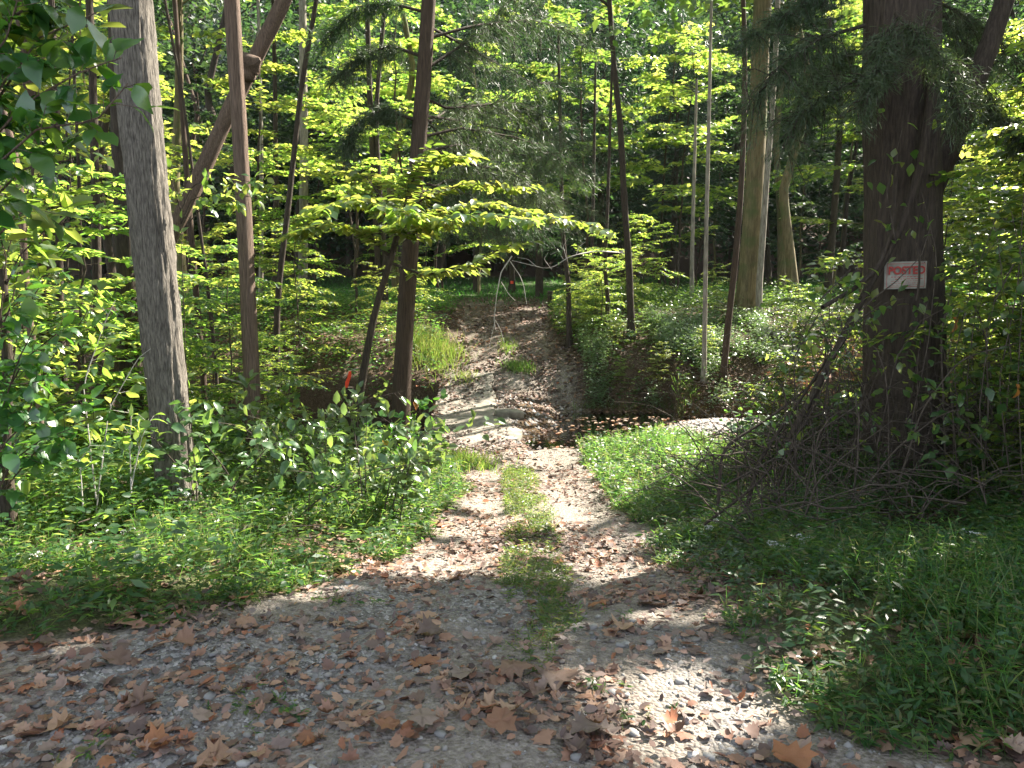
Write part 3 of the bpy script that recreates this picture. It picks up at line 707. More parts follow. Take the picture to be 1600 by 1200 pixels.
T('crooked_tree', 'thin dark kinked trunk rising from the bank beyond the ford, before bright maples', 16.4,
  [(986, 560), (985, 470), (982, 390), (975, 320), (972, 230), (966, 160), (958, 100), (955, 30), (950, -20)], 10, .078, 'bark_dark', sides=14, segs=60, seed=21, rough=.2, ncl=44, crown=(3.2, 3.2, 3))
th_o, p_o, _ = T('hardwood_tree', 'thick olive brown trunk with flared base standing on the far bank, lit on one side', 18,
  [(1163, 505), (1166, 470), (1172, 400), (1178, 300), (1183, 200), (1188, 80)], 15, .26, 'bark_olive', sides=28, segs=80, seed=22, rough=.1, flare=.5, rlist=[.225, .205, .195, .19, .18, .16, .1], ncl=70, crown=(4.2, 4.2, 3.5))
mb = MB(); q_ = np.array(px_path(17.6, [(1186, 540), (1184, 470), (1190, 400), (1196, 300), (1206, 180), (1212, 80), (1216, -20)])); tr2 = thing('thin_tree', 'pale slim stem growing close against the thick olive brown trunk', 'tree', q_[0])
tube(mb, resample(q_ - q_[0], 30), np.linspace(.075, .05, 30), 10, rough=.12, seed=8); mb.build('trunk', M['bark_pale'], tr2, True)
T('thin_tree', 'slim leaning brown trunk before the thick olive brown one, rising from the lit bank', 15, [(1130, 575), (1138, 500), (1148, 420), (1158, 300), (1163, 180), (1164, 60), (1160, -20)], 9, .068, 'bark_brown', sides=10, seed=23, ncl=30)
T('thin_tree', 'very thin grey upright trunk on the bank between the kinked and the leaning trunk', 15, [(1101, 560), (1102, 450), (1104, 330), (1108, 170), (1110, 60)], 8, .05, 'bark_pale', sides=8, seed=24, ncl=24)
for k_, (pix, Y, rd, lab) in enumerate([
    ([(890, 520), (888, 440), (880, 380), (878, 330)], 17, .06, 'short dark sapling stem at the edge of the track where it tops the far bank'),
    ([(922, 510), (920, 440), (925, 390), (930, 130)], 20, .06, 'straight thin dark sapling stem among the low bank bushes'),
    ([(948, 530), (950, 470), (945, 420), (950, 300)], 17, .05, 'slightly bowed thin sapling stem close beside the kinked trunk'),
    ([(1080, 505), (1081, 420), (1083, 330)], 21, .065, 'pale thin sapling stem in the open grass behind the bank')]):
    T('sapling', lab, Y, pix, 6.5, rd, 'bark_dark' if k_ < 3 else 'bark_pale', sides=8, segs=20, seed=30 + k_, ncl=0, cat='sapling')

# big tree with the sign, its vine and leaning limb
th_b, p_b, R_b = T('big_tree', 'massive dark tree trunk carrying the white notice, with brush piled round its foot', 6.3,
  [(1412, 800), (1412, 600), (1411, 400), (1410, 200), (1405, 0)], 14, .30, 'bark_dark', sides=64, segs=220, rough=.13, seed=26, fx=5, fz=1.8, flare=.35,
  rlist=[.31, .285, .27, .262, .26, .26, .25, .22, .18, .12], crown=(3.2, 3.2, 3.2), ncl=46, ctop=(.4, .6, 9.5))
def part_tube(th, name, Y, pix, r0, r1, bark, n=40, sides=10, rough=.15, seed=1):
    q = resample(np.array([at(a[0], a[1], a[2] if len(a) > 2 else Y) for a in pix]) - np.array(th.location), n)
    m = MB(); tube(m, q, np.linspace(r0, r1, n), sides, rough=rough, seed=seed); return m.build(name, M[bark], th, True)
part_tube(th_b, 'limb', 6.6, [(1440, 330), (1478, 245), (1515, 150), (1550, 60), (1580, -30)], .10, .07, 'bark_dark', seed=5)
vine = thing('vine', 'thick dark woody vine climbing slantwise across the massive dark trunk', 'vine', at(1300, 560, 5.8))
part_tube(vine, 'stem', 5.9, [(1230, 690, 5.7), (1300, 560, 5.8), (1345, 470, 5.9), (1385, 400, 5.93), (1420, 330, 5.93), (1443, 240, 5.93), (1456, 150, 5.95), (1462, 60, 6.0)], .022, .038, 'bark_dark', 60, 10, .3, 7)
part_tube(vine, 'stem', 5.9, [(1285, 480, 5.6), (1330, 455, 5.8), (1372, 420, 5.9), (1395, 360, 5.9), (1402, 240, 5.95)], .016, .018, 'bark_dark', 40, 8, .3, 9)
for k_, px_ in enumerate([[(1350, 40), (1280, 60, 5.9), (1210, 110, 5.6), (1160, 180, 5.5)], [(1370, 110), (1310, 140, 5.8), (1250, 180, 5.6), (1220, 240, 5.5)], [(1400, 20, 5.9), (1440, 60, 5.5), (1480, 100, 5.3), (1500, 180, 5.1)],
                          [(1420, -20, 6.5), (1500, 20, 6.9), (1560, 60, 7.2), (1620, 140, 7.4)], [(1400, 30, 5.9), (1380, 70, 5.6), (1370, 120, 5.4), (1340, 180, 5.3)], [(1470, 130, 6.4), (1530, 150, 6.2), (1580, 200, 6), (1640, 260, 6)],
                          [(1350, -20), (1290, -10, 6.2), (1230, 20, 6.2), (1170, 60, 6.2)], [(1460, 10, 6.5), (1490, 40, 7), (1530, 110, 7.2), (1560, 190, 7.2)], [(1360, 80, 6.4), (1310, 90, 6.8), (1270, 120, 7), (1240, 180, 7)]]):
    bough(th_b, 6.2, px_, seed=80 + k_, dens=2.0, rad=.016, needle_len=.05, width=.0045, droop=.3)

# notice on the big tree
sg = at(1416, 430, 5.955)
sign = thing('notice_sign', 'small weathered white sign with red POSTED lettering nailed to the massive trunk', 'sign', sg)
sign.rotation_euler = (0, math.radians(-1.5), 0)
SW, SH = .322, .208
m = MB(); nxs, nzs = 13, 9
X, Z = np.meshgrid(np.linspace(-SW / 2, SW / 2, nxs), np.linspace(-SH / 2, SH / 2, nzs))
Yb = .012 * (X / SW * 2) ** 2 + .004 * np.sin(Z * 30)
for off, flip in ((0, False), (.004, True)):
    i = np.arange(nzs - 1)[:, None] * nxs; j = np.arange(nxs - 1)[None]
    f = np.stack([i + j, i + j + 1, i + nxs + j + 1, i + nxs + j], -1).reshape(-1, 4)
    m.add(np.stack([X, Yb + off, Z], -1).reshape(-1, 3), f[:, ::-1] if flip else f)
m.build('board', M['sign_white'], sign)
def strip(x0, x1, z, h, mat, name):
    mm = MB(); yb = lambda x: .012 * (x / SW * 2) ** 2 - .004
    xs_ = np.linspace(x0, x1, 5); v = [[x, yb(x), z - h / 2] for x in xs_] + [[x, yb(x), z + h / 2] for x in xs_]
    mm.add(np.array(v), np.array([[k, k + 1, k + 6, k + 5] for k in range(4)])); return mm
bm_ = MB()
for a_ in (strip(-.145, .145, .088, .003, 0, 0), strip(-.145, .145, -.088, .003, 0, 0)): bm_.add(a_.v[0], a_.f[0])
for x_ in (-.145, .145):
    a_ = strip(x_ - .0015, x_ + .0015, 0, .173, 0, 0); bm_.add(a_.v[0], a_.f[0])
bm_.build('border', M['sign_red'], sign)
tx = bpy.data.curves.new('lettering_curve', 'FONT'); tx.body = 'POSTED'; tx.size = .082; tx.align_x = 'CENTER'; tx.extrude = .001; tx.offset = .0028; tx.space_character = 1.02
tmp = bpy.data.objects.new('lettering_curve', tx); COL.objects.link(tmp); bpy.context.view_layer.update()
txm = bpy.data.meshes.new_from_object(tmp.evaluated_get(bpy.context.evaluated_depsgraph_get())); bpy.data.objects.remove(tmp); txm.materials.clear(); txm.name = 'lettering'
to = link('lettering', txm, sign); to.location = (0, -.006, .010); to.rotation_euler = (math.pi / 2, 0, 0); to.scale = (.94, 1.0, 1); txm.materials.append(M['sign_red'])
bm_ = MB(); r_ = np.random.default_rng(3)
for row, z_ in enumerate((-.012, -.028, -.044, -.060, -.074)):      # worn rows of small print
    x_ = -.115 + .03 * (row == 1)
    while x_ < .10:
        wd_ = .012 + .025 * r_.random(); a_ = strip(x_, x_ + wd_, z_, .005 if row < 2 else .0028, 0, 0); bm_.add(a_.v[0], a_.f[0]); x_ += wd_ + .007
bm_.build('small_print', M['sign_red'], sign)
for x_, z_ in ((-.14, .094), (.14, .094), (-.14, -.094), (.14, -.094)):
    nm = MB(); nm.add(np.array([[x_ + .004 * math.cos(t), -.004 + .012, z_ + .004 * math.sin(t)] for t in np.linspace(0, 6.28, 9)[:-1]]), np.array([list(range(7, -1, -1))])); nm.build('nail', M['bark_dark'], sign)

tw_ = thing('bare_twig', 'thin bare twig hanging slantwise across the front of the white notice', 'twig', at(1390, 452, 5.6))
part_tube(tw_, 'stem', 5.6, [(1310, 520), (1360, 470), (1400, 440), (1440, 400), (1455, 350)], .005, .003, 'twig', 20, 5, .2)
part_tube(tw_, 'twig', 5.6, [(1432, 470), (1436, 440), (1437, 410), (1432, 380)], .009, .006, 'bark_dark', 20, 6, .3)

# stems at the left edge
for k_, (pix, Y, rd, bk, lab) in enumerate([
    ([(78, 700), (70, 560), (66, 420), (62, 300), (45, 120), (30, 0)], 8.5, .075, 'bark_brown', 'brown trunk seen through the big leaved branch near the picture edge'),
    ([(98, 640), (93, 480), (92, 340), (88, 200), (84, 80)], 9.5, .05, 'bark_dark', 'thin black trunk right beside the brown trunk behind the big leaved branch'),
    ([(60, 720), (66, 640), (55, 540), (30, 430), (42, 330), (22, 210), (0, 160)], 6.2, .03, 'bark_red', 'wavering pinkish sapling stem at the picture edge'),
    ([(160, 640), (152, 480), (150, 330), (146, 150)], 11, .07, 'bark_dark', 'straight dark trunk standing back between the brown trunk and the stout grey trunk'),
    ([(130, 640), (128, 520), (126, 380), (122, 240)], 11.5, .03, 'bark_dark', 'thread thin dark stem beside the straight dark trunk'),
    ([(14, 820), (6, 700), (12, 560), (4, 420)], 4.6, .05, 'bark_dark', 'dark stump like stem at the very edge of the picture above the verge'),
    ([(318, 520), (305, 440), (298, 360), (290, 250)], 13, .06, 'bark_brown', 'leaning dark sapling trunk just right of the stout grey trunk'),
    ([(342, 580), (330, 480), (318, 400), (305, 300), (285, 140), (260, 20)], 12, .03, 'bark_dark', 'thin bent dark sapling between the stout grey trunk and the slender cedar')]):
    T('thin_tree' if rd < .06 else 'dark_tree', lab, Y, pix, 9 if k_ != 5 else None, rd, bk, sides=10, segs=40, seed=50 + k_, ncl=10 if k_ in (0, 3) else 0, rough=.2, flare=.1)

# dead limbs
dl = thing('dead_branch', 'bare pale dead branch dangling with forked tips above the ford', 'branch', at(790, 420, 10.2))
part_tube(dl, 'stem', 10.2, [(800, 400), (783, 425), (776, 460), (772, 500), (774, 515)], .010, .005, 'twig_pale', 24, 6, .1)
part_tube(dl, 'twig', 10.2, [(774, 500), (768, 525), (765, 540)], .005, .003, 'twig_pale', 8, 5, .1)
part_tube(dl, 'twig', 10.2, [(774, 500), (782, 515), (788, 535)], .005, .003, 'twig_pale', 8, 5, .1)
part_tube(dl, 'twig', 10.2, [(797, 408), (812, 430), (818, 445), (823, 475)], .007, .003, 'twig_pale', 16, 5, .1)
part_tube(dl, 'twig', 10.2, [(783, 440), (795, 460), (805, 470)], .005, .003, 'twig_pale', 8, 5, .1)
d2 = thing('dead_branch', 'pale twisted dead branch reaching sideways from the kinked trunk bank over the track', 'branch', at(880, 405, 13.5))
part_tube(d2, 'stem', 13.5, [(975, 395, 15), (930, 392, 14), (900, 398), (880, 405), (862, 422), (838, 416), (812, 410), (800, 407)], .013, .006, 'twig_pale', 40, 6, .2)
for px_ in ([(885, 404), (880, 385), (888, 372)], [(880, 405), (872, 392), (860, 398)], [(862, 421), (850, 405), (856, 395)], [(900, 398), (905, 385), (915, 378)], [(838, 416), (825, 405), (808, 402)]):
    part_tube(d2, 'twig', 13.5, px_, .006, .003, 'twig_pale', 10, 5, .2)
d3 = thing('dead_branch', 'grey dead pole lying slanted across the pit behind the slender cedar', 'branch', at(430, 610, 9))
part_tube(d3, 'stem', 9, [(350, 590, 9.4), (400, 605, 9), (440, 617, 8.6), (455, 640, 8.5)], .014, .006, 'twig_pale', 24, 6, .1)

# flagging ribbon on a thin stake
rb = thing('flag_ribbon', 'bright red flagging ribbon hanging from a thin bare twig beside the pit', 'ribbon', at(546, 582, 9.4))
part_tube(rb, 'twig', 9.4, [(536, 590), (543, 583), (552, 577), (566, 574)], .004, .003, 'twig_pale', 10, 5, 0)
m = MB(); q_ = np.array([at(a, b, 9.38) for a, b in [(547, 580), (546, 588), (543, 596), (541, 606)]]) - np.array(rb.location)
wv = np.array([.016, .024, .030, .022]); sd_ = np.array([[.9, .4, .1], [.8, .6, 0], [.95, -.2, .2], [.8, .5, .2]])
v_ = np.concatenate([q_ - sd_ * wv[:, None], q_ + sd_ * wv[:, None]]); m.add(v_, np.array([[k, k + 1, k + 5, k + 4] for k in range(3)])); m.build('strip', M['ribbon'], rb)
stake = thing('stake', 'dark weathered stake in the pit below the red flagging ribbon', 'stake', at(548, 690, 9.8)); part_tube(stake, 'shaft', 9.8, [(546, 720), (547, 660), (547, 605)], .045, .045, 'bark_dark', 10, 8, .25)
p_ = at(861, 500, 21); stump = thing('post', 'short dark post standing at the track edge where the field begins', 'post', (p_[0], p_[1], H(p_[0], p_[1])))
part_tube(stump, 'shaft', 21, [(861, 505), (860, 480), (860, 455)], .085, .08, 'bark_dark', 12, 10, .2)
tm_, pm_, _ = T('dark_tree', 'dark trunk at the field edge with a small red paint mark, straight down the track', 30, [(800, 475), (800, 420), (800, 340), (802, 200)], 14, .12, 'bark_dark', sides=10, seed=61)
m = MB(); q_ = at(800, 441, 29.85) - np.array(tm_.location); m.add(np.array([q_ + np.array([.13 * math.sin(t), .15 - .148 * math.cos(t), z]) for z in (-.06, .05) for t in (-.45, -.15, .15, .45)]), np.array([[0, 1, 5, 4], [1, 2, 6, 5], [2, 3, 7, 6]])); m.build('paint_mark', M['ribbon'], tm_)


# ------------------------------------------------------------------ dogwood with individual leaves
dg0 = px_path(9.2, [(556, 700), (562, 620), (575, 540), (590, 470), (608, 415), (622, 360)]); dg = thing('dogwood', 'small arching dogwood holding wide sunlit layers of leaves across the middle of the view', 'tree', dg0[0])
q_ = resample(np.array(dg0) - dg0[0], 50); q_[0, 2] -= .2; m = MB(); tube(m, q_, np.linspace(.055, .035, 50), 12, rough=.2, seed=6); m.build('trunk', M['bark_dark'], dg, True)
lv = []; r_ = np.random.default_rng(77)
for px_, ln in [([(622, 360), (660, 335, 8.8), (760, 315, 8.6), (850, 335, 8.5), (925, 352, 8.4)], 1), ([(622, 360), (600, 330, 8.8), (560, 310, 8.5), (500, 325, 8.2)], 1), ([(615, 385), (680, 345, 8.4), (760, 335, 8.0), (830, 345, 7.8)], 1),
                ([(622, 360), (660, 310, 9.4), (730, 285, 9.6), (810, 295, 9.7)], 1), ([(622, 365), (640, 350, 8.4), (640, 335, 7.9), (620, 325, 7.5)], 1), ([(610, 400), (570, 365, 9), (520, 350, 8.8), (470, 360, 8.7)], 1),
                ([(625, 350), (640, 290, 9.2), (660, 255, 9.2), (720, 245, 9.2)], 1), ([(610, 410), (660, 430, 9), (720, 420, 8.6), (800, 380, 8.4)], .6), ([(622, 352), (590, 300, 9.6), (570, 275, 9.8), (540, 270, 10)], .8)]:
    pp = resample(np.array([at(a[0], a[1], a[2] if len(a) > 2 else 9.2) for a in px_]) - dg0[0], 12); m = MB(); tube(m, pp, np.linspace(.018, .005, 12), 6)
    for k in range(int(30 * ln)):
        t = .12 + .88 * (k + r_.random()) / (30 * ln); qi = t * 11; i = min(int(qi), 10); b0 = pp[i] + (pp[i + 1] - pp[i]) * (qi - i)
        dd = nz(pp[i + 1] - pp[i]); sd = nz(np.cross(dd, [0, 0, 1])) * (1 if k % 2 else -1); td = nz(dd * .7 + sd * (.5 + .6 * r_.random()) + np.array([0, 0, .1 * r_.normal()]))
        tl = .12 + .28 * r_.random(); e = b0 + td * tl; tube(m, [b0, e], [.004, .002], 3, cap=False)
        nn_ = 5 + int(tl * 10); s = (np.arange(nn_) + .5) / nn_; c = b0 + (e - b0) * s[:, None]
        sg_ = np.where(np.arange(nn_) % 2, 1, -1)[:, None]; s2 = nz(np.cross(td, [0, 0, 1]))
        ld = nz(td * .6 + s2 * sg_ * .8 + r_.normal(size=(nn_, 3)) * .2 + np.array([0, 0, -.3])); un = nz(np.array([0, 0, 1]) + r_.normal(size=(nn_, 3)) * .3)
        lv.append(np.concatenate([c, ld, un, (.105 + .06 * r_.random(nn_))[:, None]], 1))
    m.build('branch', M['bark_dark'], dg, True)
single_leaves(dg, np.concatenate(lv), LEAF, M['leaf'], OVATE)

def leafy_stem_plant(name, label, cat, base, stems, meshes, matst, seed, leaf=(.08, .05), per=14, rad=.006, bark='twig', spread=.12, limit=300, droop=-.3):
    """plant from explicit stem polylines in world space; leaves set alternately, each an object of its own"""
    r = np.random.default_rng(seed); th = thing(name, label, cat, base); lv = []; org = np.array(th.location)
    for st in stems:
        p = resample(np.array(st) - org, 14); m = MB(); tube(m, p, np.linspace(rad, rad * .35, 14), 6)
        for k in range(per):
            t = .25 + .75 * (k + r.random() * .6) / per; qi = t * 13; i = min(int(qi), 12); b0 = p[i] + (p[i + 1] - p[i]) * (qi - i); dd = nz(p[i + 1] - p[i])
            sd = nz(np.cross(dd, r.normal(size=3))); td = nz(dd * .5 + sd * .9 + np.array([0, 0, .1])); pet = spread * (.3 + r.random())
            e = b0 + td * pet; tube(m, [b0, e], [rad * .3, rad * .2], 3, cap=False)
            for q in range(1 + (r.random() < .75) + (r.random() < .5)):
                ld = nz(td + r.normal(size=3) * .55 + np.array([0, 0, droop])); un = nz(np.array([0, -.25, 1]) + r.normal(size=3) * .35)
                lv.append(np.concatenate([b0 + td * pet * (1 - .35 * q), ld, un, [leaf[0] + leaf[1] * r.random()]]))
        m.build('stem', M[bark], th, True)
    single_leaves(th, np.array(lv), meshes, M[matst], OVATE, limit=limit); return th
def W(Y, pix): return [at(a[0], a[1], a[2] if len(a) > 2 else Y) for a in pix]

# big-leaved branch, picture edge (about 3.5 m away)
leafy_stem_plant('big_leaved_sapling', 'sapling with large dark bluish leaves hanging in front of the stout grey trunk', 'sapling', (-3.6, 3.7, H(-3.6, 3.7)),
    [W(3.6, [(-110, 420), (-40, 250), (40, 160), (130, 110), (190, 90)]), W(3.7, [(-100, 330), (-20, 180), (60, 60), (150, 20)]), W(3.5, [(-120, 400), (-30, 280), (60, 200), (150, 190), (200, 130)]),
     W(3.7, [(-80, 120), (0, 40), (60, 0), (110, -40)]), W(3.6, [(-100, 300), (-30, 180), (20, 110), (70, 90)]), W(3.7, [(-120, 470), (-40, 340), (40, 260), (110, 250)]), W(3.9, [(-110, 300), (-30, 120), (50, 90), (120, 60)]), W(3.8, [(-100, 200), (-20, 60), (40, 40), (90, 10)]), W(4.0, [(-120, 500), (-30, 400), (30, 330), (90, 330)]), W(3.6, [(-120, 250), (-50, 140), (10, 60), (30, -10)])], LEAFB, 'leaf', 5, (.10, .06), 20, .008, 'bark_red', .11)
leafy_stem_plant('leafy_bush', 'dark green leafy bush at the picture edge above the verge, leaves broad and drooping', 'bush', (-3.3, 4.3, H(-3.3, 4.3)),
    [W(4.2, [(-40, 800), (0, 700), (60, 640), (130, 625)]), W(4.2, [(-40, 760), (10, 620), (30, 560), (60, 500)]), W(4.3, [(-60, 700), (-10, 600), (40, 600), (90, 590)]), W(4.1, [(-60, 720), (0, 500), (10, 400), (-10, 340)]), W(4.3, [(-30, 820), (20, 720), (60, 690), (110, 670)]), W(4.5, [(-40, 820), (60, 700), (120, 660), (170, 650)]), W(4.4, [(-40, 700), (40, 560), (90, 520), (130, 520)]), W(4.5, [(-50, 640), (20, 470), (70, 430), (110, 440)]), W(4.6, [(-40, 560), (30, 400), (80, 350), (120, 345)])],
    LEAFB, 'leaf', 6, (.08, .06), 18, .007, 'bark_brown', .12)
leafy_stem_plant('maple_sapling', 'spindly sapling with wide lit leaves just in front of the stout grey trunk base', 'sapling', (-2.75, 5.1, H(-2.75, 5.1)),
    [W(5.0, [(205, 770), (203, 700), (205, 650), (200, 640)]), W(5.0, [(205, 760), (220, 690), (232, 655)]), W(5.0, [(130, 800), (125, 720), (150, 680)]), W(5.2, [(150, 800), (170, 640), (215, 560), (235, 545)]), W(5.2, [(150, 780), (130, 600), (165, 500), (180, 470)])],
    LEAF, 'leaf', 7, (.07, .04), 9, .005, 'twig_pale', .09)
leafy_stem_plant('dogwood_sapling', 'leafy side branch in full sun crossing between the stout grey trunk and the slender cedar', 'sapling', px_path(7.0, [(300, 700)])[0],
    [px_path(7.0, [(300, 700), (290, 560), (285, 420), (282, 330)]), W(7.0, [(283, 330), (300, 290), (350, 275), (415, 290)]), W(7.0, [(283, 350), (300, 310), (350, 300), (430, 315)]), W(6.8, [(283, 330), (270, 290), (262, 270)]), W(7.1, [(284, 360), (320, 320), (380, 310)])],
    LEAF, 'leaf', 8, (.07, .045), 13, .006, 'bark_dark', .09)
# the shrub in front of the pit
rr = np.random.default_rng(9); st_ = []
for k in range(34):
    bx, by = rr.uniform(-2.5, -.85), rr.uniform(5.4, 7.4)
    hgt = rr.uniform(.45, .95); dx, dy = rr.normal() * .35, rr.normal() * .3; z0 = H(bx, by)
    st_.append([[bx, by, z0], [bx + dx * .3, by + dy * .3, z0 + hgt * .5], [bx + dx * .8, by + dy * .8, z0 + hgt * .9], [bx + dx * 1.3, by + dy * 1.3, z0 + hgt]])
leafy_stem_plant('leafy_shrub', 'wide leafy green shrub on the verge between the stout grey trunk and the track', 'shrub', (-1.6, 6.7, H(-1.6, 6.7)), st_, LEAFS, 'leaf_sh', 10, (.075, .05), 15, .006, 'twig', .12)
st_ = []
for (ex, ey, sx_) in [(655, 615, 640), (690, 625, 650), (640, 640, 630), (600, 645, 620), (660, 680, 640), (580, 660, 610), (690, 665, 650), (600, 690, 615)]:
    b0 = at(sx_, 720, 8.6); b0[2] = H(b0[0], b0[1]); st_.append([b0, at(sx_, (720 + ey) / 2, 8.5), at((sx_ + ex) / 2, ey + 8, 8.4), at(ex, ey, 8.3)])
leafy_stem_plant('leafy_sapling', 'broad leaved young plant hiding the foot of the tall dark cedar, with one orange leaf', 'plant', (-1.3, 8.6, H(-1.3, 8.6)), st_, LEAFB, 'leaf', 12, (.085, .05), 8, .005, 'twig', .10)
st_ = []
for (ex, ey) in [(430, 575), (460, 570), (480, 585), (440, 600), (475, 610), (420, 585)]:
    b0 = at(440, 700, 8.2); b0[2] = H(b0[0], b0[1]); st_.append([b0, at(440, 640, 8.2), at((440 + ex) / 2, ey + 10, 8.1), at(ex, ey, 8.0)])
leafy_stem_plant('leafy_sapling', 'small sapling with glossy light green leaves right of the slender cedar over the pit', 'plant', (-2.45, 8.2, H(-2.45, 8.2)), st_, LEAF, 'leaf', 13, (.08, .04), 9, .004, 'twig', .08)

# leafy growth round the massive trunk and a lit sapling behind the big leaved one
leafy_stem_plant('leafy_thicket', 'tall thicket of pale green shoots at the picture edge, as high as the notice', 'thicket', (3.5, 4.9, H(3.5, 4.9)),
    [W(5.0, [(1540, 800), (1530, 640), (1545, 520), (1560, 430)]), W(5.2, [(1500, 800), (1490, 660), (1480, 560), (1500, 480)]), W(4.8, [(1600, 800), (1590, 600), (1600, 420), (1580, 330)]), W(5.1, [(1560, 780), (1580, 560), (1560, 380), (1540, 300)]), W(5.3, [(1520, 760), (1510, 600), (1530, 440), (1515, 360)]), W(5.0, [(1580, 760), (1530, 690), (1490, 640), (1450, 610)]), W(5.0, [(1560, 820), (1500, 730), (1460, 690), (1420, 670)]), W(5.2, [(1620, 700), (1600, 540), (1570, 470), (1530, 420)])],
    LEAF, 'leaf', 21, (.05, .045), 15, .005, 'twig', .13)
leafy_stem_plant('leafy_thicket', 'leafy shoots rising through the dead branches on the track side of the massive trunk', 'thicket', (2.5, 5.9, H(2.5, 5.9)),
    [W(5.7, [(1300, 760), (1290, 640), (1300, 520), (1330, 440)]), W(5.6, [(1260, 760), (1250, 660), (1240, 580), (1260, 500)]), W(5.8, [(1340, 740), (1330, 600), (1310, 480), (1290, 420)]), W(5.6, [(1320, 780), (1340, 660), (1360, 560), (1350, 500)]), W(5.5, [(1220, 780), (1200, 690), (1210, 620), (1240, 570)]), W(5.8, [(1280, 700), (1320, 560), (1370, 470), (1400, 470)])],
    LEAF, 'leaf', 22, (.045, .045), 15, .005, 'twig', .13)
leafy_stem_plant('leafy_sapling', 'lit sapling with mid sized leaves behind the big leaved branch, filling the picture edge', 'sapling', (-3.9, 5.6, H(-3.9, 5.6)),
    [W(5.6, [(0, 760), (20, 560), (60, 400), (90, 280)]), W(5.5, [(-20, 700), (40, 480), (110, 380), (150, 330)]), W(5.7, [(-20, 640), (30, 420), (60, 260), (120, 190)]), W(5.6, [(-30, 700), (0, 500), (40, 460), (110, 470)]), W(5.8, [(20, 700), (80, 560), (130, 500), (170, 420)]), W(5.8, [(-20, 500), (40, 300), (100, 230), (160, 240)]), W(5.7, [(0, 640), (60, 600), (120, 560), (170, 540)])],
    LEAF, 'leaf', 23, (.065, .05), 17, .006, 'bark_brown', .12)

# a few turned leaves caught on twigs
for px, py, Y, mt, lab, s in [(598, 688, 8.2, 'yellow', 'single yellow leaf hanging in the plant at the foot of the tall dark cedar', .10), (646, 628, 8.2, 'rust', 'single orange leaf caught in the broad leaved plant by the cedar foot', .09), (598, 322, 8.0, 'rust', 'single orange red leaf caught in the sunlit dogwood layer', .08),
                            (1490, 495, 5.2, 'rust', 'large rust brown leaf caught in the vines beside the massive trunk', .10), (1588, 600, 4.6, 'rust', 'rust orange leaf caught in the tangle at the picture edge', .08)]:
    o = link('turned_leaf', hi_leaf('turned_leaf', M[mt], .7, .6, .3, 9), None, tuple(at(px, py, Y))); o.scale = (s * 1.3,) * 3; o.rotation_euler = (1.2, 1.0, .6); tag(o, lab, 'leaf')
# ------------------------------------------------------------------ understory trees (shared crowns)
r_ = np.random.default_rng(5)
und = [(-3.0, 21.5, 'mid1', 1.15, 'bright maple with low yellow green layers, nearest behind the tall dark cedar'), (-6.2, 18.5, 'mid0', 1.0, 'young tree in bright leaf behind the thin crooked trunk'),
       (5.2, 24.5, 'mid3', 1.0, 'yellow green maple spreading in layers behind the kinked trunk'), (11.5, 25.5, 'mid5', 1.0, 'broad bright maple behind the thick olive brown trunk'), (2.2, 23.5, 'mid1', 1.2, 'bright maple standing in the field just right of the track'),
       (12.6, 16.6, 'mid2', .95, 'yellow green young tree between the thick olive brown trunk and the massive trunk'), (15.5, 23.5, 'mid4', 1.1, 'leafy tree beyond the gap left of the massive trunk'), (-8.6, 15.0, 'mid3', .85, 'leafy young tree behind the dark trunk that hides behind the grey one'),
       (-10.5, 19.5, 'mid5', 1.0, 'pale leafy tree deep in the wood beyond the big leaved branch'), (-5.0, 25.0, 'mid4', 1.2, 'bright leafy tree behind the pale grey sunlit trunk'), (-1.2, 27.0, 'mid2', 1.25, 'tree with bright boughs above the far end of the track'),
       (5.3, 27.5, 'mid0', 1.3, 'tall bright understory tree at the back of the field'), (-12.8, 26, 'mid1', 1.3, 'light green tree far back in the wood on the pit side'), (12.5, 27, 'mid3', 1.3, 'light green tree far back behind the massive trunk'),
       (-7.2, 11.8, 'mid2', .62, 'low leafy tree close behind the leaning red brown cedar'), (-5.1, 13.2, 'mid4', .55, 'small leafy tree on the near side of the thin crooked trunk'), (-9.2, 10.2, 'mid0', .6, 'leafy young tree at the edge of the wood behind the brown trunk'),
       (6.0, 8.8, 'mid1', .6, 'leafy young tree right beside and behind the massive trunk'), (7.6, 11.2, 'mid0', .75, 'young tree in light behind the tangle beside the massive trunk'), (-3.6, 17.8, 'mid3', .7, 'small leafy maple behind the twin stemmed tree')]
for x, y, k, s, lab in und: place_under(k, 'understory_tree', lab, x, y, s, group='understory trees in bright leaf')
for i_ in range(6):
    a_, b_ = UV['mid%d' % i_]; b_ = b_.copy(); b_.materials.clear(); b_.materials.append(M['leaf_far']); UV['back%d' % i_] = (a_, b_)  # back crowns get the darker copy, their shade put into the colour
xx = np.concatenate([r_.uniform(-24, 24, 60)]); yy = r_.uniform(27, 46, 60); n_ = 0
for x, y in zip(xx, yy):
    if abs(x + .9) < 1.9 or abs(x) > .8 * y or n_ > 30: continue
    place_under('back%d' % r_.integers(6), 'understory_tree', 'slender leafy tree growing at the back of the field before the dark wood', x, y, r_.uniform(1.0, 1.6), group='trees along the back of the field'); n_ += 1

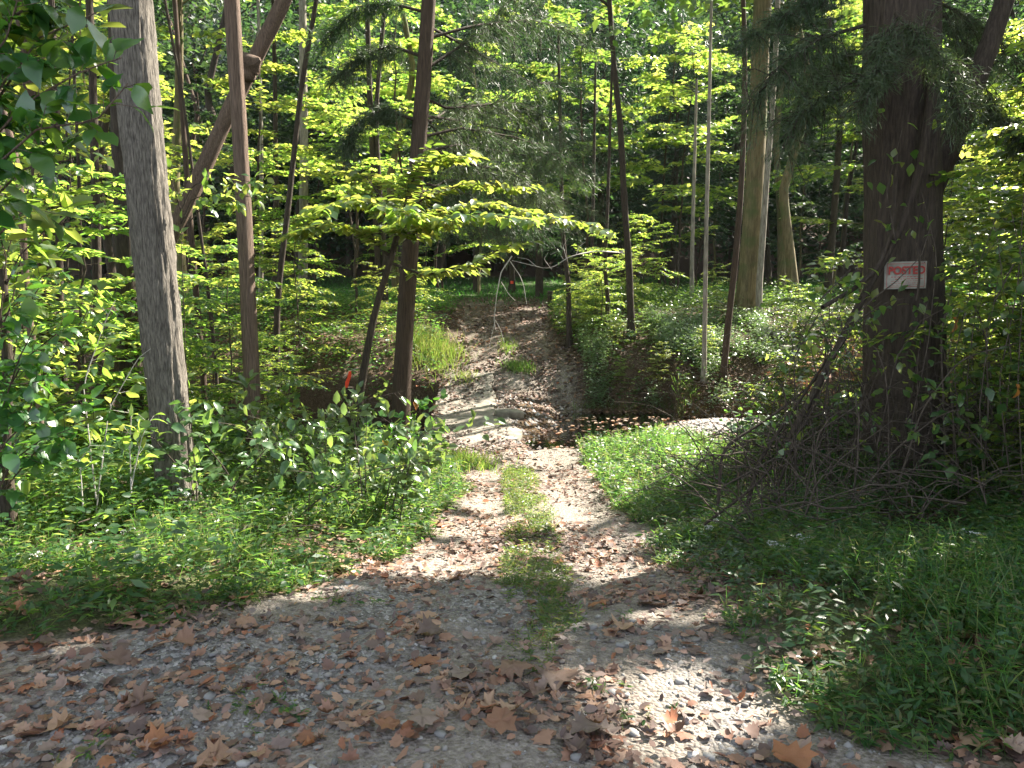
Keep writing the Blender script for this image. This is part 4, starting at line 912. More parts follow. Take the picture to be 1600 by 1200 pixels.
# ------------------------------------------------------------------ dark cedars at the back of the clearing
def cedar_variant(seed, Ht, R, z0, nb):
    r = np.random.default_rng(seed); wd_, cr = MB(), MB(); tube(wd_, [[0, 0, -.4], [.05, 0, Ht * .5], [0, .05, Ht]], [.14, .09, .02], 10, rough=.15, seed=3); A = []
    for k in range(nb):
        f = (k + r.random()) / nb; z = z0 + (Ht - z0) * f; az = k * 2.4 + r.random(); L = R * (1.05 - f) ** .7 * (.6 + .5 * r.random()); d = np.array([math.cos(az), math.sin(az), 0])
        pts = np.array([[0, 0, z], d * L * .5 + [0, 0, z + .12], d * L + [0, 0, z - .35]]); tube(wd_, resample(pts, 6), np.linspace(.03, .008, 6), 4); n = 170; t = .15 + .85 * r.random(n) ** .8
        c = np.stack([np.interp(t, [0, .5, 1], pts[:, q]) for q in range(3)], 1) + r.normal(size=(n, 3)) * np.array([.26, .26, .12]); ld = nz(d * .6 + r.normal(size=(n, 3)) * .6 + [0, 0, -.55]); A.append(np.concatenate([c, ld, rdir(n, r), (.16 + .16 * r.random(n))[:, None]], 1))
    a = np.concatenate(A); leaf_block(cr, a[:, :3], a[:, 3:6], a[:, 6:9], a[:, 9], .03, LANCE); return wd_.mesh('trunk', M['bark_dark'], True), cr.mesh('crown', M['needle_dark'])
UV['cedar0'] = cedar_variant(1, 11, 2.9, 1.9, 60); UV['cedar1'] = cedar_variant(2, 9, 2.4, 1.5, 50)
for x, y, k, s, lab in [(.9, 25.5, 'cedar0', 1.0, 'dark conifer closing the far end of the track, the middle one of the group'), (-1.4, 30.5, 'cedar1', 1.15, 'dark conifer behind the drooping boughs, farther back than its neighbours'), (3.2, 28, 'cedar1', 1.1, 'dark conifer behind the kinked trunk at the back of the clearing'), (6.4, 31, 'cedar0', .95, 'dark conifer at the back of the clearing behind the thick olive brown trunk')]:
    place_under(k, 'dark_conifer', lab, x, y, s, group='dark conifers behind the clearing')

# ------------------------------------------------------------------ tall canopy trees
n_ = 0
for gy_ in np.arange(5, 40, 5.2):
    for gx_ in np.arange(-15, 29, 5.2):
        x, y = gx_ + r_.uniform(-1.9, 1.9), gy_ + r_.uniform(-1.9, 1.9)
        if abs(x / y) < .7 and (y < 17.5 or (y > 25 and r_.random() < .2)): continue                     # the near wood is placed by hand
        if -.12 < x / y < .36 and y < 30: continue
        if -1.9 < x < 1.6 and y < 30: continue
        Ht = r_.uniform(9.5, 14.5); b0 = np.array([x, y, H(x, y)])
        pts = [b0, b0 + [r_.normal() * .25, r_.normal() * .15, Ht * .3], b0 + [r_.normal() * .5, r_.normal() * .3, Ht * .55], b0 + [r_.normal() * .9, r_.normal() * .9, Ht]]
        bk = ['bark_dark', 'bark_brown', 'bark_dark', 'bark_olive'][int(r_.integers(4))]
        th, p, R = tree_thing('canopy_tree', 'tall tree added outside the view, its crown shading the foreground', pts, r_.uniform(.10, .2), bk, 'tall trees of the wood', sides=10, segs=24, seed=int(r_.integers(99)))
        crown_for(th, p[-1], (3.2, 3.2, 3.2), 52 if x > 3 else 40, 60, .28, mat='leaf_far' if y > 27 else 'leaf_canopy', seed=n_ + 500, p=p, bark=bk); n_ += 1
for x, y, Ht in [(9.5, 8.2, 11), (12.2, 11.2, 12.5), (14.2, 8.6, 13), (11.2, 14.6, 12), (14.8, 13.6, 13), (8.4, 10.9, 10.5), (17, 11, 13), (7.4, 7.9, 9.0), (11.4, 5.9, 11)]:  # extra trees outside the view, added to shade the verge and foreground
    b0 = np.array([x, y, H(x, y)]); pts = [b0, b0 + [.1, -.1, Ht * .5], b0 + [r_.normal() * .4, r_.normal() * .4, Ht]]
    th, p, R = tree_thing('canopy_tree', 'tall tree added outside the view, its crown shading the foreground', pts, r_.uniform(.10, .17), 'bark_dark', 'tall trees of the wood', sides=10, segs=24, seed=int(r_.integers(99)))
    crown_for(th, p[-1], (3.4, 3.4, 3.2), 64, 60, .29, seed=n_ + 700, p=p, bark='bark_dark'); n_ += 1
for x, y, k, s in [(6.3, 5.2, 'mid2', .8), (7.9, 6.6, 'mid4', .9), (6.9, 3.6, 'mid5', .85), (9.4, 4.6, 'mid0', 1.0), (5.4, 3.2, 'mid2', .6)]: place_under(k, 'understory_tree', 'leafy understory tree added outside the view to shade the verge', x, y, s, group='understory trees added for shade')  # unseen trees added to block low sun from the verge
print('canopy trees', n_)

# ------------------------------------------------------------------ wooded slope behind the field
FV = []
for s_ in range(5):
    rs = np.random.default_rng(700 + s_); wd_, cr = MB(), MB(); Ht = 13 + 2 * s_
    tube(wd_, [[0, 0, -.5], [.1, 0, Ht * .5], [.2, .1, Ht * .95]], [.28, .2, .06], 8)
    for zz, ex, n in ((.72, 3.6, 46), (.42, 3.2, 30), (.2, 2.6, 14)):
        c, lvv = clumps(900 + s_ * 7 + int(zz * 10), n, (ex, ex, Ht * .24), .42, 46, .9, .35); lvv[:, :3] += [0, 0, Ht * zz]; put_leaves(cr, lvv, LANCE, .62)
        for q in c[::4] + np.array([0, 0, Ht * zz]): tube(wd_, [[.1, 0, max(1, q[2] - 2)], q], [.07, .02], 4)
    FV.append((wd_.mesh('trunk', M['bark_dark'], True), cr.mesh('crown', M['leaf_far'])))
n_ = 0
for y in np.arange(47, 118, 5.5):
    for x in np.arange(-.78 * y - 8, .78 * y + 8, 6.0 + .02 * y):
        x2, y2 = x + r_.uniform(-2, 2), y + r_.uniform(-2, 2); s = r_.uniform(.75, 1.2)
        th = thing('forest_tree', 'leafy forest tree on the dark wooded slope beyond the field', 'tree', (x2, y2, H(x2, y2)), 'trees on the wooded slope beyond the field')
        th.rotation_euler = (0, 0, r_.uniform(0, 6.28)); th.scale = (s, s, s * r_.uniform(.9, 1.15)); a, b = FV[int(r_.integers(5))]; link('trunk', a, th); link('crown', b, th); n_ += 1
        if n_ >= 290: break
    if n_ >= 290: break
print('slope trees', n_)

# ------------------------------------------------------------------ bushes
bsh = [(-5.4, 8.6, 'low0', .8, 'loose leafy bush at the foot of the dark trunk behind the grey one'), (-4.0, 8.6, 'low1', .7, 'bush in shade between the leaning red brown cedar and the slender cedar'), (-6.6, 6.6, 'low2', .75, 'sunlit bush near the picture edge beneath the big leaved branch'),
       (-5.0, 6.0, 'low1', .6, 'small bush on the rise behind the spindly sapling'), (-4.4, 15.8, 'low0', 1.0, 'bush on the far lip of the pit under the pale grey trunk'), (-2.9, 16.4, 'low2', .45, 'whitish leaved bush on the far lip of the pit beside the grassy tuft'), (-3.6, 11.2, 'low1', .5, 'low bush on the dark near edge of the pit'),
       (-2.3, 18.2, 'low0', .5, 'loose light green bush above the grassy tuft by the track'), (1.9, 17.6, 'low2', .42, 'bright green bush on the bank where the track tops out'), (2.7, 18.4, 'low0', .55, 'leafy bush at the foot of the kinked trunk'), (2.9, 16.2, 'low1', .25, 'low sunlit bush on the slope facing the pool'), (4.8, 18.0, 'low2', .35, 'white glinting bush on the sunlit bank'),
       (6.2, 16.8, 'low0', .4, 'low glinting bush next to the leaning slim sapling trunk'), (2.0, 17.0, 'low2', .62, 'whitish glinting sapling crown spreading low in front of the kinked trunk'), (1.5, 17.9, 'low0', .42, 'small leafy crown leaning over the track edge on the far slope'), (2.2, 16.2, 'low1', .22, 'shaded small bush above the pool'), (7.3, 13.4, 'low1', .6, 'bush over the gravel bar beside the upper stream'), (7.0, 11.0, 'low2', .8, 'light green bush between the gravel bar and the massive trunk'), (5.0, 9.4, 'low0', .9, 'yellowish leafy bush directly behind the brush heap'),
       (4.4, 8.0, 'low2', .75, 'bush rising behind the foot of the massive trunk'), (4.5, 6.3, 'low1', .95, 'leafy tangle of a bush beside the massive trunk'), (4.4, 5.3, 'low0', .8, 'thin leafy bush at the picture edge right of the massive trunk'), (5.2, 6.9, 'low2', 1.1, 'tall airy bush behind the tangle at the picture edge'), (3.6, 4.9, 'low1', .5, 'small bush in front of the brush heap near the picture edge'),
       (4.1, 5.9, 'low2', .85, 'leafy bush pushing up through the brush heap beside the massive trunk'), (3.9, 4.7, 'low0', .6, 'bush at the outer foot of the brush heap by the picture edge'), (3.1, 7.6, 'low1', .62, 'yellow green bush between the pool grass and the massive trunk'), (2.6, 7.2, 'low0', .42, 'low leafy shoot behind the arching dead branches of the brush heap'), (-4.6, 5.2, 'low2', .5, 'leafy bush on the verge under the broad drooping bush'), (-5.6, 7.2, 'low0', .75, 'bush under the brown trunk near the picture edge'), (-4.9, 6.6, 'low1', 1.15, 'tall leafy bush filling the gap between the brown trunk and the stout grey trunk'), (-4.3, 7.6, 'low0', 1.1, 'leafy bush close behind the stout grey trunk on the wood side'), (-6.4, 8.3, 'low2', 1.1, 'tall bush hiding the thin trunks near the picture edge'), (-7.6, 10.2, 'low1', 1.3, 'high bush deep in the wood left of the leaning cedar'), (-3.6, 9.6, 'low2', .75, 'bush between the slender cedar and the leaning cedar at the pit edge'),
       (5.1, 6.1, 'low2', .85, 'tall leafy bush at the picture edge level with the notice'), (4.5, 4.9, 'low1', .75, 'overhanging bush at the picture edge nearest the camera'), (5.8, 7.8, 'low0', 1.3, 'sunlit tall bush behind the tangle at the picture edge'), (3.0, 15.4, 'low1', .25, 'glinting low bush in the sun at the pool end of the bank'), (4.0, 15.7, 'low0', .28, 'pale sunlit bush midway along the bank above the gravel bar'), (2.2, 15.3, 'low2', .16, 'small sunlit clump nearest the water on the far bank'), (1.6, 19.2, 'low1', .45, 'dim bush beside the short dark post'), (3.4, 20, 'low0', .9, 'low bush in the field behind the kinked trunk'), (-2.7, 20.5, 'low2', .9, 'dim bush on the field side of the twin stemmed tree'), (-5.8, 19, 'low1', 1.1, 'shaded bush among the trunks beyond the pit')]
for x, y, k, s, lab in bsh: place_under(k, 'bush', lab, x, y, s, group='loose leafy bushes of the wood', cat='bush')

# ------------------------------------------------------------------ brush heap round the big tree
bp = thing('brush_heap', 'heap of bare arching twigs and dead branches piled round the foot of the massive trunk', 'brush heap', (2.7, 6.0, H(2.7, 6.0)))
bo = np.array(bp.location)
for k, pix in enumerate([[(1122, 790, 5.6), (1128, 700, 5.7), (1200, 655, 5.8), (1270, 600, 5.9), (1330, 520, 6)], [(1165, 800, 5.6), (1185, 720, 5.7), (1240, 640, 5.8), (1300, 550, 5.9), (1350, 470, 6)], [(1215, 760, 5.6), (1245, 680, 5.7), (1290, 590, 5.8), (1300, 540, 5.9)],
                         [(1100, 820, 5.4), (1180, 760, 5.5), (1260, 660, 5.6), (1310, 555, 5.7)], [(1110, 850, 5.2), (1230, 800, 5.3), (1370, 760, 5.4), (1520, 765, 5.5)], [(1130, 760, 5.5), (1240, 700, 5.6), (1360, 620, 5.7), (1480, 560, 5.8)],
                         [(1480, 820, 5.4), (1475, 650, 5.5), (1470, 520, 5.6), (1490, 440, 5.7)], [(1530, 820, 5.2), (1545, 640, 5.2), (1540, 500, 5.3), (1600, 380, 5.4)], [(1390, 800, 5.3), (1440, 640, 5.2), (1500, 560, 5.2), (1610, 530, 5.1)], [(1300, 830, 5.1), (1400, 700, 5.2), (1480, 640, 5.2), (1590, 640, 5.2)]]):
    part_tube(bp, 'branch', 5.6, pix, [.014, .019, .013, .011, .006, .007, .009, .008, .007, .006][k], .005, 'bark_dark' if k < 4 else 'twig', 34, 7, .25, k)
m = MB(); tri0 = TRI[0]
for k in range(900):
    a = r_.random()
    x0, y0 = 1.45 + 3.3 * r_.random() ** .85, r_.uniform(4.6, 7.4)
    hmax = .25 + .75 * np.exp(-((x0 - 2.9) / 1.0) ** 2 - ((y0 - 6) / 1.2) ** 2)
    z0 = H(x0, y0) + r_.random() * hmax * .8; az = r_.normal() * .8 + (0 if r_.random() < .5 else math.pi); L = r_.uniform(.3, 1.1)
    d = np.array([math.cos(az), math.sin(az) * .7, r_.uniform(-.1, 1.3)]); d = nz(d); s = np.linspace(0, 1, 6)[:, None]
    p = np.array([x0, y0, z0]) + d * L * s + np.array([0, 0, -.35 * L]) * s ** 2 + np.cumsum(r_.normal(size=(6, 3)) * .018, 0)
    p[:, 2] = np.maximum(p[:, 2], height(p[:, 0], p[:, 1]) + .02)
    tube(m, p - bo, np.linspace(.0055, .002, 6) * (.4 + 1.0 * r_.random() ** 2), 4, cap=False)
tag(m.build('twigs', M['twig'], bp, True), kind='stuff')
m = MB()
for k in range(260):
    x0, y0 = r_.uniform(1.7, 4.9), r_.uniform(5.2, 7.6); z0 = H(x0, y0); hh = r_.uniform(.5, 1.5) * np.exp(-((x0 - 3.2) / 1.9) ** 2); lx = r_.normal() * .5 - .25; s = np.linspace(0, 1, 8)[:, None]
    p = np.array([x0, y0, z0]) + np.array([lx, r_.normal() * .25, 0]) * s ** 1.6 + np.array([0, 0, hh]) * np.sin(s * r_.uniform(1.3, 2.6)) + np.cumsum(r_.normal(size=(8, 3)) * .014, 0); tube(m, p - bo, np.linspace(.006, .002, 8) * (.45 + 1.0 * r_.random() ** 2), 4, cap=False)
tag(m.build('canes', M['twig'], bp, True), kind='stuff')
m = MB(); n = 5200; x = r_.uniform(1.5, 5.0, n); y = r_.uniform(4.7, 7.4, n); z = height(x, y) + r_.random(n) ** 1.3 * 1.0 * np.exp(-((x - 3.1) / 1.5) ** 2); leaf_block(m, np.column_stack([x, y, z]), rdir(n), rdir(n), r_.uniform(.03, .085, n), r_.uniform(.02, .06, n), OVATE, None, r_.normal(size=n) * .8); tag(m.build('caught_leaves', M['litter'], bp), kind='stuff')
m = MB(); n = 6500; x = r_.uniform(1.5, 5.2, n); y = r_.uniform(4.7, 7.6, n); z = height(x, y) + r_.random(n) * 1.25 * np.exp(-((x - 3.6) / 1.7) ** 2); k = sst(.40, .58, fbm(x * 1.6, y * 1.6, 45, 3)) > r_.random(n); n = int(k.sum()); leaf_block(m, np.column_stack([x, y, z])[k], nz(rdir(n) + [0, 0, -.3]), np.array([0, -.3, 1]) + r_.normal(size=(n, 3)) * .4, r_.uniform(.04, .09, n), r_.uniform(.03, .06, n), OVATE); tag(m.build('green_leaves', M['leaf'], bp), kind='stuff')
# dry and green leaves held in the heap
m = MB(); n = 800; x = r_.uniform(1.6, 4.6, n); y = r_.uniform(4.8, 7.2, n); z = height(x, y) + r_.random(n) ** 1.5 * .7
leaf_block(m, np.column_stack([x, y, z]), rdir(n), rdir(n), r_.uniform(.07, .15, n), r_.uniform(.06, .12, n), MAPLE, None, r_.normal(size=n) * .6); tag(m.build('dry_leaves', M['litter'], bp), kind='stuff')

# vine leaves over the big trunk and tangle beside it
vn = thing('leafy_vine', 'leafy climbing vine strands hanging over the massive trunk around the notice', 'vine', at(1440, 620, 5.5)); vo = np.array(vn.location); lv = []; wd_ = MB()
for k, pix in enumerate([[(1370, 700, 5.5), (1400, 560, 5.6), (1440, 500, 5.6), (1500, 470, 5.4)], [(1420, 680, 5.5), (1450, 540, 5.6), (1465, 400, 5.7), (1440, 300, 5.8)], [(1500, 700, 5.3), (1490, 560, 5.4), (1520, 440, 5.5), (1560, 330, 5.5)], [(1580, 760, 5.0), (1560, 600, 5.0), (1590, 450, 5.1), (1600, 300, 5.2)],
                          [(1300, 560, 5.4), (1340, 500, 5.6), (1390, 470, 5.7), (1440, 462, 5.75)], [(1280, 470, 5.6), (1330, 420, 5.8), (1300, 400, 5.9)], [(1400, 380, 5.8), (1385, 300, 5.85), (1410, 200, 5.9)], [(1240, 560, 5.8), (1290, 470, 5.9), (1340, 440, 5.9)]]):
    pp = resample(np.array([at(*q) for q in pix]) - vo, 14); tube(wd_, pp, np.linspace(.006, .003, 14), 4, cap=False); n = 42 if k < 4 else 26; q = r_.integers(0, 14, n)
    c = pp[q] + r_.normal(size=(n, 3)) * .09; ld = nz(r_.normal(size=(n, 3)) + [0, 0, -.5]); un = nz(np.array([0, -.3, 1]) + r_.normal(size=(n, 3)) * .35); lv.append(np.concatenate([c, ld, un, r_.uniform(.045, .10, n)[:, None]], 1))
wd_.build('stem', M['twig'], vn, True); single_leaves(vn, np.concatenate(lv), LEAF, M['leaf'], OVATE)

# ------------------------------------------------------------------ fallen leaves
def syc_mesh(name, mat, seed):
    r = np.random.default_rng(seed); p = np.array(_sy, float); p = p + r.normal(size=p.shape) * .03; inner = .38 + (p - [.38, 0]) * [.5, .5]; inner[:, 1] = p[:, 1] * .5
    v2 = np.concatenate([[[.38, 0]], inner, p]); a, b, tw = r.uniform(-.9, .9), r.uniform(.2, 1.3) * r.choice([1, 1, -.6]), r.uniform(-.9, .9)
    z = .5 * a * (v2[:, 0] - .4) ** 2 + b * v2[:, 1] ** 2 * .8 + tw * v2[:, 1] * (v2[:, 0] - .4) * .6 + r.normal(size=len(v2)) * .045; z -= z.min() - .02
    k = len(p); i = np.arange(k); j = (i + 1) % k; m = MB(); v = np.column_stack([v2[:, 0] - .4, v2[:, 1], z])
    m.add(v, np.stack([np.zeros(k, int), 1 + i, 1 + j], 1)); m.f.append(np.stack([1 + i, 1 + k + i, 1 + k + j, 1 + j], 1)); m.r.append(np.full(k, .5, np.float32))
    return m.mesh(name, mat, True)
FL = [syc_mesh('fallen_leaf', M['litter_obj'], 300 + k) for k in range(9)]
def litter_points(n, y0, y1, seed):
    r = np.random.default_rng(seed); y = y0 + (y1 - y0) * r.random(n * 4); x = r.uniform(-.68, .68, n * 4) * (y + .8)
    o = outside(x, y); dens = np.where(o < 0, .55, np.where(o < .35, .9, .34)) * (.14 + 1.25 * sst(.36, .62, fbm(x * 1.5, y * 1.5, 61, 3)))
    dens = np.where((np.abs(x + .45) < .9) & (y > 11.4) & (y < 14.5), .12, dens); dens = np.where((o < 0) & (y < 3.6) & (x < -.3), .42, dens)
    ok = (r.random(n * 4) < dens) & (height(x, y) > -1.3); return x[ok][:n], y[ok][:n]
def normal_at(x, y, e=.06):
    a = (H(x + e, y) - H(x - e, y)) / (2 * e); b = (H(x, y + e) - H(x, y - e)) / (2 * e); return nz(np.array([-a, -b, 1.]))
x, y = litter_points(300, 2.25, 6.2, 3)
x[0], y[0] = .17, 2.82
for k in range(len(x)):
    n = nz(normal_at(x[k], y[k]) + r_.normal(size=3) * .13); a = r_.uniform(0, 6.28); t = np.array([math.cos(a), math.sin(a), 0]); b = nz(np.cross(n, t)); t = np.cross(b, n)
    L = .16 if k == 0 else (.045 + .09 * r_.random() ** 1.6) * (.8 if y[k] > 4 else 1); o = link('fallen_leaf', FL[k % 9], ground); c = (x[k], y[k], H(x[k], y[k]) + .004 + .03 * r_.random() ** 3)
    o.matrix_basis = Matrix(((t[0] * L, b[0] * L, n[0] * L, c[0]), (t[1] * L, b[1] * L, n[1] * L, c[1]), (t[2] * L, b[2] * L, n[2] * L, c[2]), (0, 0, 0, 1)))
SYC = _fan(_sy, lambda p: .12 * np.abs(p[:, 1]) + .05 * p[:, 0])
m = MB()
for n, y0, y1, a, b, tpl, wr in ((3800, 2.1, 6.5, .015, .075, SYC, .95), (3600, 2.1, 6.6, .015, .065, OVATE, .7), (5200, 5.5, 12, .03, .10, OVATE, .75), (15000, 11.5, 22, .04, .11, OVATE, .75)):
    x, y = litter_points(n, y0, y1, 7 + n); N = len(x); z = height(x, y) + .012
    if y0 == 12: ok = (np.abs(x) < 9); x, y, z = x[ok], y[ok], z[ok]; N = len(x)
    leaf_block(m, np.column_stack([x, y, z]), rdir(N) * [1, 1, .15], np.array([0, 0, 1]) + r_.normal(size=(N, 3)) * .25, r_.uniform(a, b, N), r_.uniform(a, b, N) * wr, tpl, None, r_.normal(size=N) * .5)
tag(m.build('leaf_litter', M['litter'], ground), kind='stuff'); m = MB()
for n, xa, xb, ya, yb, a, b in ((2200, -2.0, 1.3, 2.3, 6.0, .015, .06), (8500, -1.7, 1.5, 14.3, 25, .04, .10), (1500, -1.4, .1, 11.4, 15.5, .025, .08), (1300, -.45, 1.4, 11.7, 15.2, .03, .09), (3200, 1.0, 4.5, 14.3, 18, .04, .10), (900, -1.2, 1.3, 9.8, 11.8, .03, .09), (2200, -.9, 1.4, 5.2, 9.8, .02, .07)):
    x, y = r_.uniform(xa, xb, n), r_.uniform(ya, yb, n); ok = (r_.random(n) < sst(.3, .6, fbm(x * 1.8, y * 1.3, 83, 3)) * (1 - sst(20, 25, y)) + .12) & (height(x, y) > -1.19); x, y = x[ok], y[ok]; N = len(x)
    leaf_block(m, np.column_stack([x, y, height(x, y) + .02 + .03 * (xb == .1)]), rdir(N) * [1, 1, .2], np.array([0, 0, 1]) + r_.normal(size=(N, 3)) * .3, r_.uniform(a, b, N), r_.uniform(a, b, N) * .8, OVATE, None, r_.normal(size=N) * .7)
tag(m.build('leaf_litter', M['litter_old'], ground), kind='stuff')
# leaves floating in the pool
m = MB(); n = 420; x = r_.uniform(-.1, 3.6, n); y = creek_y(x) + r_.uniform(-1.2, 1.1, n)
leaf_block(m, np.column_stack([x, y, np.full(n, -1.178)]), rdir(n) * [1, 1, .05], np.array([0, 0, 1]) + r_.normal(size=(n, 3)) * .08, r_.uniform(.05, .11, n), r_.uniform(.04, .09, n), OVATE); tag(m.build('floating_leaves', M['litter'], ground), kind='stuff')

# ------------------------------------------------------------------ gravel
ST = [rock_mesh(400 + k, .5, .42, .3, M['stone_obj'], 'stone', 7) for k in range(5)]
r_ = np.random.default_rng(8); nS = 0
while nS < 300:
    y = 2.2 + 2.6 * r_.random() ** 1.4; x = r_.uniform(-.68, .5) * (y + .6)
    if outside(np.array([x]), np.array([y]))[0] > .0: continue
    s = r_.uniform(.016, .045) * (1.3 if r_.random() < .1 else 1); o = link('stone', ST[nS % 5], ground, (x, y, H(x, y) + s * .12)); o.scale = (s * r_.uniform(.8, 1.4), s, s * r_.uniform(.6, 1)); o.rotation_euler = (r_.normal() * .2, r_.normal() * .2, r_.uniform(0, 6.28)); nS += 1
def pebbles(m, x, y, s):
    n = len(x); base = np.array([[1, 0, 0], [.3, .8, .1], [-.7, .5, 0], [-.8, -.5, .1], [.3, -.8, 0], [.1, .1, .75]]); f = np.array([[0, 1, 5], [1, 2, 5], [2, 3, 5], [3, 4, 5], [4, 0, 5]])
    a = r_.uniform(0, 6.28, n); c, si = np.cos(a)[:, None], np.sin(a)[:, None]; b = base[None] * (1 + r_.normal(size=(n, 6, 3)) * .15) * (np.array(s)[:, None, None])
    P = np.stack([b[..., 0] * c - b[..., 1] * si * .75, b[..., 0] * si + b[..., 1] * c * .75, b[..., 2]], -1) + np.column_stack([x, y, height(x, y) - .002])[:, None]
    m.add(P.reshape(-1, 3), (f[None] + (np.arange(n) * 6)[:, None, None]).reshape(-1, 3), np.repeat(r_.random(n), 5))
m = MB(); n = 60000; y = 2.1 + 4.6 * r_.random(n) ** 1.35; x = r_.uniform(-.7, .6, n) * (y + .5)
ok = (outside(x, y) < .05) & (r_.random(n) < (.10 + 1.1 * sst(.42, .66, fbm(x * 1.3, y * 1.3, 31, 3)))); x, y = x[ok], y[ok]; pebbles(m, x, y, r_.uniform(.003, .011, len(x)) * (1 + 1.2 * (r_.random(len(x)) < .08)))
n = 7000; x = r_.normal(size=n) * .8 + 4.0; y = 13.2 + r_.normal(size=n) * .5; pebbles(m, x, y, r_.uniform(.012, .05, n))
n = 900; x = r_.uniform(-.4, 1.6, n); y = r_.uniform(11.8, 14.9, n); pebbles(m, x, y, .012 + .06 * r_.random(n) ** 2.5)
tag(m.build('gravel', M['stone'], ground), kind='stuff')

# ------------------------------------------------------------------ grass and herbs
def blades(m, x, y, hgt, wid, lean=.5):
    n = len(x); d = nz(np.column_stack([r_.normal(size=n) * lean, r_.normal(size=n) * lean, np.ones(n)]))
    leaf_block(m, np.column_stack([x, y, height(x, y) - .01]), d, np.cross(d, rdir(n)), hgt, wid, BLADE)
def stilt(ms, x, y, hgt, leaf, k=7):
    """low creeping grass stems with short spreading lance leaves"""
    n = len(x); z = height(x, y) - .01; az = r_.uniform(0, 6.28, n); ln = np.abs(r_.normal(size=n)) * .55 + .1
    d = nz(np.column_stack([np.cos(az) * ln, np.sin(az) * ln, np.ones(n)])); h = hgt
    leaf_block(ms, np.column_stack([x, y, z]), d, rdir(n), h, .003, NEEDLE)
    for q in range(k):
        t = .25 + .75 * (q + r_.random(n)) / k; c = np.column_stack([x, y, z]) + d * (h * t)[:, None]; a2 = r_.uniform(0, 6.28, n)
        ld = nz(np.column_stack([np.cos(a2), np.sin(a2), r_.uniform(-.2, .6, n)])); leaf_block(ms, c, ld, np.array([0, 0, 1]) + r_.normal(size=(n, 3)) * .4, leaf * r_.uniform(.6, 1.3, n), leaf * .24, LANCE)
def herbs(m, x, y, hgt, leaf, k=5, tpl=OVATE, wr=.7):
    n = len(x); z = height(x, y)
    for q in range(k):
        a2 = r_.uniform(0, 6.28, n); rr_ = leaf * r_.uniform(.2, 1.2, n); c = np.column_stack([x + np.cos(a2) * rr_, y + np.sin(a2) * rr_, z + hgt * r_.uniform(.3, 1, n)])
        ld = nz(np.column_stack([np.cos(a2), np.sin(a2), r_.uniform(-.4, .3, n)])); L = leaf * r_.uniform(.6, 1.3, n); leaf_block(m, c, ld, np.array([0, 0, 1]) + r_.normal(size=(n, 3)) * .35, L, L * wr, tpl)
def scatter(n, x0, x1, y0, y1, cond, frustum=True):
    x = r_.uniform(x0, x1, n); y = r_.uniform(y0, y1, n); o = outside(x, y); ok = cond(x, y, o) & (height(x, y) > -1.17)
    if frustum: ok &= np.abs(x) < .70 * y + .8
    return x[ok], y[ok]
# near verges
for nm, lo, hi, ya, yb, N in (('verge_grass', -6, .2, 3.0, 11.3, 22000), ('verge_grass', .8, 5.5, 2.3, 7.2, 24000)):
    left = hi < 1
    x, y = scatter(N, lo, hi, ya, yb, lambda x, y, o: (o > .02) & ((x < 0) == left) & (r_.random(len(x)) < np.clip(1.35 - o * (.28 if left else .30), .12, 1) * (1.6 * sst(.33, .62, fbm(x * 1.5, y * 1.5, 44, 3)))))
    m = MB(); stilt(m, x, y, r_.uniform(.08, .26, len(x)) * np.clip(.5 + outside(x, y), .5, 1.1), .065 if left else .05, 6)
    k = r_.random(len(x)) < .9 * sst(.4, .65, fbm(x * .9 + 4, y * .9, 52, 3)); blades(m, x[k], y[k], r_.uniform(.10, .42, k.sum()) * np.clip(.4 + outside(x[k], y[k]), .4, 1), r_.uniform(.003, .007, k.sum()))
    tag(m.build(nm, M['grass'], None), 'thick creeping green grass on the verge between the track and the ' + ('grey trunk' if left else 'brush heap'), 'grass', kind='stuff')
    x, y = scatter(int(N * .26), lo, hi, ya, yb, lambda x, y, o: (o > .08) & ((x < 0) == left) & (r_.random(len(x)) < (.2 + .9 * fbm(x * 1.1 + 9, y * 1.1, 91, 3))))
    m = MB(); q3 = len(x) // 3; fs = 1 if left else .68; herbs(m, x[:q3], y[:q3], r_.uniform(.06, .28, q3) * fs, .06 * fs, 5); herbs(m, x[q3:2 * q3], y[q3:2 * q3], r_.uniform(.04, .2, q3), .04 * fs, 6, MAPLE, .9); herbs(m, x[2 * q3:], y[2 * q3:], r_.uniform(.1, .4, len(x) - 2 * q3) * fs, .09 * fs, 6, LANCE, .3); tag(m.build('ground_herbs', M['herb'], None), 'broad leaved low plants growing through the verge grass beside the ' + ('grey trunk' if left else 'brush heap'), 'plants', kind='stuff')
# grass by the pool, on the slope between the track and the brush heap
x, y = scatter(10000, 1.0, 3.3, 6.8, 12.2, lambda x, y, o: (o > -.02) & (y < 11.5 + .25 * (x - 1.2)) & (x < 3.3 - .75 * sst(10, 11.5, y)) & (r_.random(len(x)) < .08 + .9 * sst(.36, .62, fbm(x * 2.2, y * 2.2, 29, 3)))); m = MB(); blades(m, x, y, r_.uniform(.06, .40, len(x)) * (.4 + 1.1 * fbm(x * 1.4, y * 1.4, 73, 2)), .006); herbs(m, x[::7], y[::7], r_.uniform(.08, .3, len(x[::7])), .055, 5); stilt(m, x[::2], y[::2], r_.uniform(.1, .25, len(x[::2])), .07, 5); tag(m.build('pool_grass', M['grass'], None), 'fresh grass sloping down to the pool beside the track', 'grass', kind='stuff')
